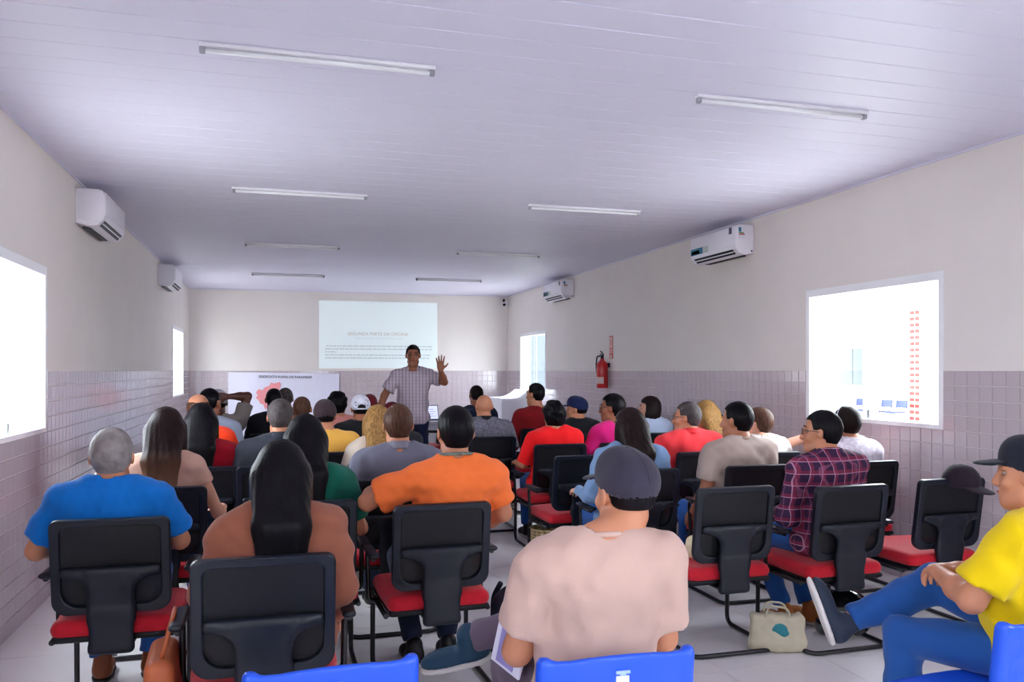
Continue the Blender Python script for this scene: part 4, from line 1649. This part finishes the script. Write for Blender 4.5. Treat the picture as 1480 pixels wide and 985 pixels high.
    HLinv = lambda X, Y, Z: [((X - H[0]) * Rh[0][i] + (Y - H[1]) * Rh[1][i] + (Z - H[2]) * Rh[2][i]) / hs for i in range(3)]

    def skullcap(F, o, grow=0.0):
        F.ellip(HL(0, -.014, .030), (arr(.0755, .095, .090) + o + arr(0, 0, grow)) * hs, Rh, k=0)
        F.cone(HL(0, -.042, -.01), HL(0, -.030, -.075), .048 + o * .6, .044 + o * .3, k=.03)

    def strands(F, amp, nn):
        X = F.ax[0][:, None, None]; Y = F.ax[1][None, :, None]; Z = F.ax[2][None, None, :]
        x, y, z = HLinv(X, Y, Z)
        a = np.arctan2(x, -(y + .01))
        F.D = F.D + (amp * np.sin(nn * a + 5 * np.sin(9 * z) + 2.0 * np.sin(17 * x))).astype(np.float32)

    if hair in ('short', 'buzz', 'fringe', 'curly', 'shag'):
        o = {'short': .010, 'buzz': .004, 'fringe': .005, 'curly': .024, 'shag': .017}[hair]
        F = Field(H - .19, H + .19, .0068 if near else .009)
        skullcap(F, o, .004 if hair == 'short' else 0)
        if hair == 'curly':
            F.wrinkle(.010, 70, seed)
            F.ellip(HL(0, -.04, -.02), arr(.085, .07, .075) * hs, Rh, k=.03)
        else:
            strands(F, .0016 if hair != 'buzz' else .0006, 26)
        nape = {'short': -.062, 'buzz': -.05, 'fringe': -.058, 'curly': -.085, 'shag': -.085}[hair]
        if cap: nape = -.036

        def cut(X, Y, Z):
            x, y, z = HLinv(X, Y, Z)
            side = np.where(z > .018, .030 + .25 * (z - .018), np.where(z > -.03, -.022, -.035))
            c = np.minimum((.074 - .5 * np.maximum(.06 - y, 0) * 0) - z, y - side)
            c = np.maximum(c, nape + 1.2 * np.maximum(y + .02, 0) - z)
            if hair == 'fringe':
                c = np.maximum(c, z - .062)
                c = np.maximum(c, .010 * np.sin(x * 60) + z - .066)
            return c
        F.keep(cut)
        F.build('hair', hm, root)
    elif hair in ('long', 'longer', 'bob', 'pony', 'half'):
        F = Field(H - arr(.2, .26, .52), H + arr(.2, .19, .19), .0078 if near else .011)
        skullcap(F, .015, .002)
        bl = arr(0, S[1] - .145 - H[1], 0)[1]      # local y of the clothed back
        by = bl + .0
        if hair == 'bob':
            F.ellip(H + arr(0, -.035, -.055), (.098, .085, .105), None, k=.05)
        elif hair == 'pony':
            F.cone(HL(0, -.10, .02), H + arr(.02, by - .02, -.13), .045, .05, k=.03)
            F.cone(H + arr(.02, by - .02, -.13), H + arr(.05, by - .01, -.30), .05, .028, k=.03)
        else:
            L = .30 if hair == 'longer' else .24
            F.ellip(H + arr(0, -.045, -.05), (.098, .082, .13), None, k=.04)
            for q in (-.055, -.02, .02, .055):
                F.cone(H + arr(q, -.075, .0), H + arr(q * 1.05, by + .008, -.15), .050, .036, k=.04)
                F.cone(H + arr(q * 1.05, by + .008, -.15), H + arr(q * .9, by + .002, -L - .10), .036, .026, k=.04)
            for s in (-1, 1):
                F.cone(HL(s * .078, .0, .02), H + arr(s * .085, -.04, -.17), .026, .03, k=.03)
        strands(F, .0016, 30)
        zmin = H[2] - (.45 if hair == 'longer' else .36)

        def cut(X, Y, Z):
            x, y, z = HLinv(X, Y, Z)
            face = np.minimum(.078 + .35 * np.maximum(np.abs(x) - .0, 0) * -1 - z, y - np.where(z > -.03, .022, .03))
            c = np.maximum(face, zmin + .01 * np.sin(40 * x) - Z)
            return c
        F.keep(cut)
        ho = F.build('hair', hm, root)
        if clip:
            cm = mat('hair_clip_tan', (176, 140, 110), .4)
            mbc = MB()
            for q in range(5):
                mbc.tube([HL(.012 * (q - 2), -.105, .055), HL(.012 * (q - 2) + .004, -.135, .02), HL(.012 * (q - 2), -.122, -.02)], .004, n=6)
            mbc.build('hair_clip', cm, ho)
    if headband:
        pts = [HL(.089 * math.cos(t), -.012 + .02 * math.sin(t), .03 + .107 * math.sin(t)) for t in np.linspace(0, math.pi, 18)]
        MB().tube([Vector(q) for q in pts], .004, n=6).build('hair_band', headband, root)

    # ---- cap
    if cap:
        cm, style = cap
        F = Field(H - .24, H + .24, .0068 if near else .009)
        F.ellip(HL(0, -.012, .040), arr(.0895, .108, .092) * hs, Rh, k=0)
        F.ellip(HL(0, .03, .085), arr(.06, .055, .05) * hs, Rh, k=.04)
        F.ellip(HL(0, -.010, .028), arr(.079, .098, .092) * hs, Rh, carve=True)

        def cut(X, Y, Z):
            x, y, z = HLinv(X, Y, Z)
            c = (.016 + .32 * np.minimum(y, .05)) - z
            # seams between the panels
            a = np.arctan2(x, y)
            return c
        F.keep(cut)
        if style == 'trucker':
            F.ellip(HL(0, -.115, .022), arr(.034, .05, .030) * hs, Rh, carve=True)
        co_ = F.build('cap', cm, root)
        for q in range(3):
            th = math.pi * q / 3 + math.pi / 2
            pts = [Vector(HL(.0902 * math.cos(th) * math.cos(p_), -.012 + .1088 * math.sin(th) * math.cos(p_), .040 + .0928 * math.sin(p_))) for p_ in np.linspace(.25 if q == 0 else .05, math.pi - (.05), 22)]
            MB().tube(pts, .0013, n=5).build('seam', cm, co_)
        F = Field(H - .26, H + .26, .0065 if near else .0085)
        sl, X, Y, Z = F.sub(H - .26, H + .26)
        x, y, z = HLinv(X, Y, Z)
        zc = .052 - 1.9 * x * x - .18 * (y - .07)
        d = np.maximum(np.abs(z - zc) - .0048, np.sqrt((x / .078) ** 2 + ((y - .075) / .105) ** 2) * .08 - .08)
        d = np.maximum(d, .066 - 6.5 * x * x - y)
        F.merge(sl, d.astype(np.float32), 0)
        F.build('brim', cm if style != 'white' else cm, co_)
        MB().lathe([(0, -.004), (.008, -.003), (.008, .002), (.004, .006), (0, .007)], n=10).build('button', cm, co_).location = tuple(HL(0, -.01, .133))
        if style == 'trucker':
            pts = [HL(.09 * math.sin(t), -.012 - .106 * math.cos(t), .012) for t in np.linspace(-.5, .5, 10)]
            MB().tube([Vector(q) for q in pts], .007, n=6).build('strap', cm, co_)
            mg = mat('cap_panel_grey', (150, 150, 172), .8)
            for s in (-1, 1):
                F = Field(H - .16, H + .16, .008)
                F.ellip(HL(0, -.012, .040), arr(.0905, .1095, .0935) * hs, Rh, k=0)
                F.ellip(HL(0, -.012, .040), arr(.086, .104, .089) * hs, Rh, carve=True)
                def cutp(X, Y, Z, s=s):
                    x, y, z = HLinv(X, Y, Z)
                    return np.sqrt(((x - s * .042) / .03) ** 2 + ((z - .065) / .035) ** 2) * .03 - .03 + 1e3 * (y > -.03)
                F.keep(cutp)
                F.build('mesh_panel', mg, co_)
    # ---- glasses
    if glasses:
        mbg = MB()
        for s in (-1, 1):
            pts = [HL(s * .034 + .024 * math.cos(t), .098 - .006 * abs(math.cos(t)) , .008 + .018 * math.sin(t)) for t in np.linspace(0, 2 * math.pi, 16, endpoint=False)]
            mbg.tube([Vector(q) for q in pts], .0022, n=5, closed=True)
            mbg.tube([HL(s * .058, .092, .012), HL(s * .082, .02, .014), HL(s * .084, -.02, .004)], .0022, n=5)
        mbg.tube([HL(-.010, .098, .012), HL(.010, .098, .012)], .0022, n=5)
        mbg.build('glasses', M_GLF, root)
    return root


def at(u, Y):
    """world X of the point seen at picture column u on the room's depth Y"""
    t = (u - 740) / F_PX
    return Y * (math.sin(YAW) + math.cos(YAW) * t) / (math.cos(YAW) - math.sin(YAW) * t)


G_V = 'black and red visitor chairs'


def seat(x, y, who, rz=0.0):
    place_chair(x, y, rz, 'black mesh-backed visitor chair with red seat, carrying the %s' % who, G_V)


# near rows ---------------------------------------------------------------------------------
C = cloth
R_ = math.radians

# man in cream t-shirt and dark cap
person((.89, 2.24), -.02, 1.275, 'man in a cream t-shirt and dark grey baseball cap with his legs crossed',
       w=1.08, belly=.02, skin='tan', shirt=C('cream', (190, 158, 146)), trousers=C('mauve_grey', (104, 88, 104)), shoes=SHOE_TEAL,
       hair='buzz', hcol='black', cap=(C('charcoal_cap', (52, 48, 62)), 'ball'), hyaw=R_(12), hdx=.09, lean=(.02, .02),
       arms=('lap', 'lap'), legs='crossflat', near=True, seed=3, hs=1.02,
       hand_spec={-1: dict(fine=True), 1: dict(fine=False)})

# man in yellow t-shirt
person((2.50, 2.18), .24, 1.28, 'man in a yellow t-shirt, jeans and black cap, hands clasped on crossed legs',
       w=1.1, belly=.05, skin='tan', shirt=C('yellow', (224, 190, 2)), trousers=JEANS, shoes=SHOE_NV, hair='buzz', hcol='pepper',
       cap=(C('black_cap', (26, 28, 40)), 'ball'), hyaw=R_(16), lean=(0, .03), legs='cross', near=True, seed=8,
       arms=(((-.27, .08, .74), (-.12, .30, .775)), ((.25, .10, .735), (.03, .31, .765))),
       hand_spec={-1: dict(fine=True, dir=(.75, .45, -.15), palm=(0, -.3, -1), curl=.9), 1: dict(fine=True, dir=(-.85, .4, .0), palm=(0, -.2, -1), curl=.8)})

# woman in brown
person((.0, 3.1), .0, 1.25, 'woman with long straight black hair in a brown long-sleeved top', sex='f', w=1.12, belly=.01, skin='tan',
       shirt=C('brown', (148, 88, 68)), sleeve='long', hair='longer', hcol='black', arms=(((-.232, -.03, .715), (-.20, .2, .66)), ((.235, -.05, .72), (.235, .1, .58))), near=True, seed=5, trousers=BLACKTR, shoes=SHOE_BK, lean=(.02, 0))
seat(-.03, 3.1, 'woman in the brown top', .0)

# man in blue
person((-.69, 4.0), .0, 1.245, 'grey-haired balding man in a bright blue t-shirt', w=1.12, belly=.03, skin='tan', shirt=C('blue', (10, 110, 194)),
       hair='short', hcol='grey', arms=(((-.30, .0, .72), (-.24, .22, .70)), ((.28, .0, .735), (.20, .22, .70))), near=True, seed=12, trousers=JEANS, shoes=SHOE_BR, hs=1.04)
seat(-.64, 4.0, 'man in the bright blue t-shirt', -.03)

# man in orange
person((.79, 3.96), .06, 1.325, 'black-haired man in an orange t-shirt with a lanyard, one arm over the next chair', w=1.12, belly=.03, skin='tan',
       shirt=C('orange', (255, 122, 58)), hair='short', hcol='black', lean=(.05, -.01), near=True, seed=17, trousers=DKJEANS,
       arms=(((-.36, .04, .87), (-.27, .25, .92)), ((.31, -.02, .79), (.22, .20, .68))),
       lanyard=mat('lanyard_grey', (120, 130, 120), .7, .2, var=.6, vscale=40), legs='tuck', hs=1.05,
       hand_spec={-1: dict(fine=True, dir=(.9, .3, -.1), palm=(0, 0, -1), curl=.5)})
seat(.735, 4.0, 'man in the orange t-shirt', .04)

# empty near chairs
place_chair(2.33, 4.10, .0, 'empty black visitor chair with red seat and an ivory bag on it', G_V, arms=False)
place_chair(3.68, 4.06, .02, 'empty black visitor chair with a dark cap hung on its backrest', G_V)
place_chair(2.14, 5.84, .03, 'empty black visitor chair above the woven basket', G_V)
place_chair(2.05, 11.45, 1.1, 'black visitor chair turned sideways in front of the white desk', G_V)

# man in plaid
M_PLAID = plaid_mat('plaid_purple_red', (58, 34, 66), ((0, 15, .34, (140, 46, 72), .6), (2, 15, .34, (140, 46, 72), .6), (0, 15, .07, (200, 160, 184), .6), (2, 15, .07, (200, 160, 184), .6), (1, 15, .1, (170, 100, 130), .4)))
person((2.99, 3.98), .10, 1.275, 'man in a purple and red plaid shirt with glasses and short black hair', w=1.12, skin='tan', shirt=None, shirt_mat=M_PLAID,
       sleeve='long', collar=M_PLAID, hair='short', hcol='black', glasses=True, hyaw=R_(38), arms=('lap', 'lap'), near=True, seed=21, trousers=JEANS, shoes=SHOE_TAN,
       legs='tuck', lean=(0, .02))
seat(2.95, 3.98, 'man in the plaid shirt', .02)

# woman in green
person((.15, 4.22), 0, 1.285, 'woman with long loose black hair in a dark green top', sex='f', w=1.1, skin='tan', shirt=C('green', (14, 92, 76)), sleeve='short',
       hair='longer', hcol='black', arms=('lap', 'rest'), near=True, seed=25, trousers=BLACKTR)
seat(.15, 4.24, 'woman in the dark green top')

# second block -----------------------------------------------------------------------------
person((-.57, 4.9), -.05, 1.30, 'woman with long brown hair fading to light ends in a pale sleeveless top', sex='f', w=1.0, skin='fair', shirt=C('blush', (214, 170, 150)), sleeve='cap',
       hair='longer', hcol='ombre', arms=('lap', 'rest'), seed=31, trousers=JEANS, near=True)
seat(-.57, 4.92, 'woman with long ombre brown hair')
person((-.46, 5.8), 0, 1.285, 'woman with dark hair in a dark red polo shirt', sex='f', w=1.2, skin='tan', shirt=C('darkred', (164, 12, 36)), hair='long', hcol='black',
       arms=('lap', 'rest'), seed=33)
seat(-.44, 5.82, 'woman in the dark red polo shirt')
person((.71, 4.9), .0, 1.30, 'brown-haired man in a grey polo shirt', w=1.15, skin='tan', shirt=C('greypolo', (112, 112, 128)), collar=C('greypolo2', (132, 132, 146)),
       hair='short', hcol='brown', arms=('rest', 'lap'), seed=35, near=True, hs=1.03)
seat(.66, 4.92, 'man in the grey polo shirt')
person((.04, 5.75), 0, 1.31, 'man with thinning dark hair in a charcoal shirt', w=1.2, skin='tan', shirt=C('charcoal', (46, 48, 58)), collar=C('charcoal', (0, 0, 0)), hair='short', hcol='pepper',
       arms=('rest', 'lap'), seed=37)
seat(.0, 5.78, 'man with thinning hair in charcoal')
person((.38, 6.55), 0, 1.28, 'man in a mustard yellow t-shirt and dark brown cap', w=1.1, skin='tan', shirt=C('mustard', (232, 172, 76)), hair='buzz', hcol='black',
       cap=(C('brown_cap', (56, 40, 46)), 'ball'), arms=('lap', 'rest'), seed=39)
seat(.40, 6.58, 'man in mustard yellow')
person((.70, 5.82), 0, 1.26, 'woman with long light brown hair in a cream top', sex='f', w=1.0, skin='fair', shirt=C('creamtop', (226, 208, 190)), hair='long', hcol='blonde',
       arms=('lap', 'lap'), seed=41)
seat(.70, 5.84, 'woman with light brown hair in cream')
person((.92, 6.7), .05, 1.245, 'woman with maroon hair in a black t-shirt', sex='f', w=1.1, skin='tan', shirt=C('blackt', (24, 24, 30)), hair='bob', hcol='maroon', arms=('lap', 'lap'), seed=43)
seat(.92, 6.72, 'woman with maroon hair')

# left far block
person((-.55, 6.7), .0, 1.325, 'tan man with thin light hair in a vivid orange shirt', skin='tan', w=1.1, shirt=C('vividorange', (240, 62, 24)), hair='fringe', hcol='brown', hyaw=R_(-20), arms=('lap', 'rest'), seed=45)
seat(-.55, 6.74, 'man in vivid orange')
person((-.53, 7.6), -.1, 1.345, 'black-haired man in a pale grey-blue shirt', skin='brown', w=1.1, shirt=C('greyblue', (150, 158, 178)), hair='short', hcol='black', hyaw=R_(-25), arms=('lap', 'lap'), seed=47)
seat(-.53, 7.64, 'man in the pale grey-blue shirt')
person((-.52, 8.5), .0, 1.32, 'person in a grey cap with one arm bent up behind the head', skin='dark', w=1.05, shirt=C('greytop', (128, 120, 116)), hair='buzz', hcol='black',
       cap=(C('grey_cap', (176, 174, 182)), 'ball'), arms=('lap', ((.27, .02, 1.25), (.09, -.10, 1.25))), sleeve='short', seed=49,
       hand_spec={1: dict(dir=(-.9, -.1, .0), palm=(0, 1, 0), curl=.4)})
seat(-.52, 8.54, 'person with one arm behind the head')
person((.0, 8.55), 0, 1.325, 'bald dark-skinned man in a black top over blue', skin='dark', w=1.05, shirt=C('blacktop', (22, 22, 32)), hair='buzz', hcol='black', collar=C('royalblue', (28, 70, 190)), arms=('lap', 'lap'), seed=51)
seat(.0, 8.59, 'bald man in black and blue')
person((.12, 9.4), 0, 1.31, 'man with receding dark hair close to the banner', skin='tan', w=1.0, shirt=C('navyt', (30, 36, 60)), hair='short', hcol='pepper', arms=('lap', 'lap'), seed=53)
seat(.12, 9.44, 'man with receding hair near the banner')
person((.24, 7.6), 0, 1.27, 'brown-skinned man with shaved head in a dark shirt', skin='brown', w=1.05, shirt=C('slate', (40, 44, 56)), hair='buzz', hcol='brown', arms=('lap', 'lap'), seed=55)
seat(.24, 7.64, 'man with the shaved head')
person((.62, 8.5), .1, 1.30, 'black-haired person in a salmon pink shirt', skin='tan', w=1.0, shirt=C('salmon', (222, 142, 132)), hair='curly', hcol='black', arms=('lap', 'lap'), seed=57, hyaw=R_(-20))
seat(.62, 8.54, 'person in salmon pink')
person((.76, 7.6), 0, 1.285, 'man in a black t-shirt and white trucker cap', skin='brown', w=1.1, shirt=C('blackt2', (22, 22, 28)), hair='buzz', hcol='black', cap=(C('white_cap', (222, 220, 232)), 'trucker'), arms=('lap', 'rest'), seed=59)
seat(.76, 7.64, 'man in the white trucker cap')
person((.98, 8.9), .1, 1.25, 'person in a dark red cap beyond the white trucker cap', skin='brown', w=1.0, shirt=C('dimwhite', (196, 192, 196)), hair='buzz', hcol='black', cap=(C('maroon_cap', (112, 24, 34)), 'ball'), hyaw=R_(-30), arms=('lap', 'lap'), seed=61)
seat(.98, 8.94, 'person in the dark red cap')

# centre right
person((2.28, 9.4), .1, 1.33, 'man with cropped dark hair in a navy shirt near the desk', skin='brown', w=1.05, shirt=C('navy', (28, 38, 62)), hair='buzz', hcol='darkbrown', arms=('lap', 'lap'), seed=63)
seat(2.28, 9.44, 'man with cropped hair in navy')
person((1.92, 7.6), .05, 1.27, 'bald man in a mottled grey shirt', skin='tan', w=1.2, shirt=mat('cloth_mottled_grey', (108, 106, 118), .9, .2, var=.4, vscale=60), hair=None, collar=C('blackcollar', (24, 24, 32)), arms=('lap', 'rest'), seed=65)
seat(1.94, 7.64, 'bald man in mottled grey')
person((2.72, 8.5), .15, 1.365, 'dark-haired man in a deep red sweater, looking sideways', skin='tan', w=1.15, shirt=C('deepred', (126, 12, 20)), sleeve='long', hair='short', hcol='black', hyaw=R_(30), arms=('rest', 'lap'), seed=67)
seat(2.72, 8.54, 'man in the deep red sweater')
person((2.31, 6.7), .0, 1.255, 'person with curly black hair in a bright red top', sex='f', skin='tan', w=1.2, shirt=C('brightred', (238, 22, 26)), sleeve='elbow', hair='curly', hcol='black', arms=('rest', 'lap'), seed=69, trousers=JEANS)
seat(2.29, 6.74, 'person in the bright red top')
person((2.86, 7.6), .1, 1.255, 'man in a black shirt and navy blue cap', skin='tan', w=1.1, shirt=C('blackshirt', (20, 20, 26)), hair='buzz', hcol='black', cap=(C('navy_cap', (24, 34, 74)), 'ball'), hyaw=R_(48), arms=('lap', 'lap'), seed=71)
seat(2.86, 7.64, 'man in the navy blue cap')
person((2.85, 6.7), .1, 1.30, 'woman with short black hair in a magenta top', sex='f', skin='brown', w=1.05, shirt=C('magenta', (206, 24, 112)), hair='shag', hcol='black', glasses=True, hyaw=R_(48), arms=('rest', 'lap'), seed=73)
seat(2.87, 6.74, 'woman in the magenta top')
person((2.21, 4.92), .0, 1.26, 'woman with dark hair held by a tan claw clip, denim jacket', sex='f', skin='fair', w=1.15, shirt=C('denim', (122, 152, 190)), sleeve='long', hair='half' if False else 'long', hcol='darkbrown', clip=True, hyaw=R_(22),
       arms=('rest', 'rest'), seed=75, trousers=JEANS, near=True)
seat(2.21, 4.94, 'woman in the denim jacket')
person((3.64, 7.6), .15, 1.245, 'woman with a brown bob in a pale blue blouse', sex='f', skin='fair', w=1.05, shirt=C('paleblue', (186, 200, 226)), hair='bob', hcol='darkbrown', hyaw=R_(50), arms=('lap', 'lap'), seed=77)
seat(3.64, 7.64, 'woman in the pale blue blouse')
person((3.10, 5.8), .1, 1.255, 'man with glasses and thinning hair in a coral red polo', skin='tan', w=1.3, shirt=C('coral', (236, 56, 62)), collar=C('coral', (0, 0, 0)), hair='short', hcol='pepper', glasses=True, hyaw=R_(42), arms=('rest', 'lap'), seed=79)
seat(3.12, 5.84, 'man in the coral red polo')
person((3.74, 6.65), .1, 1.235, 'woman with long dark blonde hair seated by the tiled wall', sex='f', skin='fair', w=1.0, shirt=C('rust', (186, 92, 72)), hair='long', hcol='blonde', hyaw=R_(15), arms=('lap', 'lap'), seed=81)
seat(3.74, 6.68, 'woman with dark blonde hair')
person((2.99, 4.9), .05, 1.29, 'man with greying black hair in a beige t-shirt', skin='tan', w=1.2, shirt=C('beige', (198, 180, 166)), hair='short', hcol='black', hyaw=R_(28), arms=('hang', 'lap'), seed=83, near=True, trousers=JEANS, hs=1.03)
seat(3.0, 4.94, 'man in the beige t-shirt')
person((3.62, 5.62), .1, 1.215, 'woman with short brown hair, bare arm laid along a chair back', sex='f', skin='fair', w=1.05, shirt=C('whitetank', (224, 214, 210)), sleeve='cap', hair='shag', hcol='brown', hyaw=R_(30),
       arms=('lap', ((.34, -.14, .98), (.47, -.30, .93))), seed=85, hand_spec={1: dict(dir=(.5, -.3, -.75), palm=(-.6, 0, -.5), curl=.6, fine=True)})
seat(3.60, 5.66, 'woman with the bare arm')
M_FLOR = mat('cloth_floral_white', (206, 196, 206), .85, .2, var=.3, vscale=30)
person((3.86, 4.9), .1, 1.25, 'dark-haired person in a white patterned shirt behind the plaid shirt', skin='tan', w=1.1, shirt=M_FLOR, hair='short', hcol='darkbrown', arms=('lap', 'lap'), seed=87, headband=mat('white_band', (214, 214, 230), .5))
seat(3.86, 4.94, 'person in the white patterned shirt')

# presenter -----------------------------------------------------------------------------------
M_CHECK = plaid_mat('checked_shirt', (196, 182, 190), ((0, 26, .3, (128, 112, 136), .7), (2, 26, .2, (158, 142, 160), .6)))
person((at(597, 9.5), 9.5), math.pi - .15, 1.80, 'standing presenter in a checked short-sleeved shirt raising one open hand', w=1.12, skin='brown', shirt=None, shirt_mat=M_CHECK, collar=M_CHECK,
       hair='short', hcol='black', legs='stand', hips=.96, trousers=C('navytrousers', (26, 34, 66)), glasses=False, near=True, group='presenter', seed=91,
       arms=(((-.36, .06, 1.37), (-.31, .24, 1.50)), ((.33, -.02, 1.21), (.41, .05, .97))),
       hand_spec={-1: dict(fine=True, dir=(.05, .05, 1), palm=(0, 1, 0), curl=.12, spread=1.3, side=1), 1: dict(fine=True, dir=(.2, .1, -1), palm=(-1, 0, 0), curl=.5)})

# cap left on the empty chair -------------------------------------------------------------------
root = empty('baseball_cap', (3.74, 3.77, .885), -2.9)
mcap = C('plum_cap', (44, 34, 44))
F = Field((-.16, -.16, -.08), (.16, .26, .14), .008)
F.ellip((0, 0, .0), (.09, .105, .085))
F.ellip((0, 0, -.045), (.070, .084, .07), carve=True)
F.keep(lambda X, Y, Z: -.045 - Z + 0 * X)
F.wrinkle(.004, 25, 2)
co_ = F.build('crown', mcap, root)
F = Field((-.12, .03, -.12), (.12, .24, .06), .0065)
sl, X, Y, Z = F.sub((-.12, .03, -.12), (.12, .24, .06))
d = np.maximum(np.abs(Z + .032 + 2 * X ** 2 + .3 * (Y - .08)) - .005, np.sqrt((X / .08) ** 2 + ((Y - .08) / .105) ** 2) * .08 - .08)
d = np.maximum(d, .07 - 6 * X * X - Y)
F.merge(sl, d.astype(np.float32), 0)
F.build('brim', mcap, root)
tag(root, 'dark plum baseball cap hung over the corner of an empty chair', 'cap')
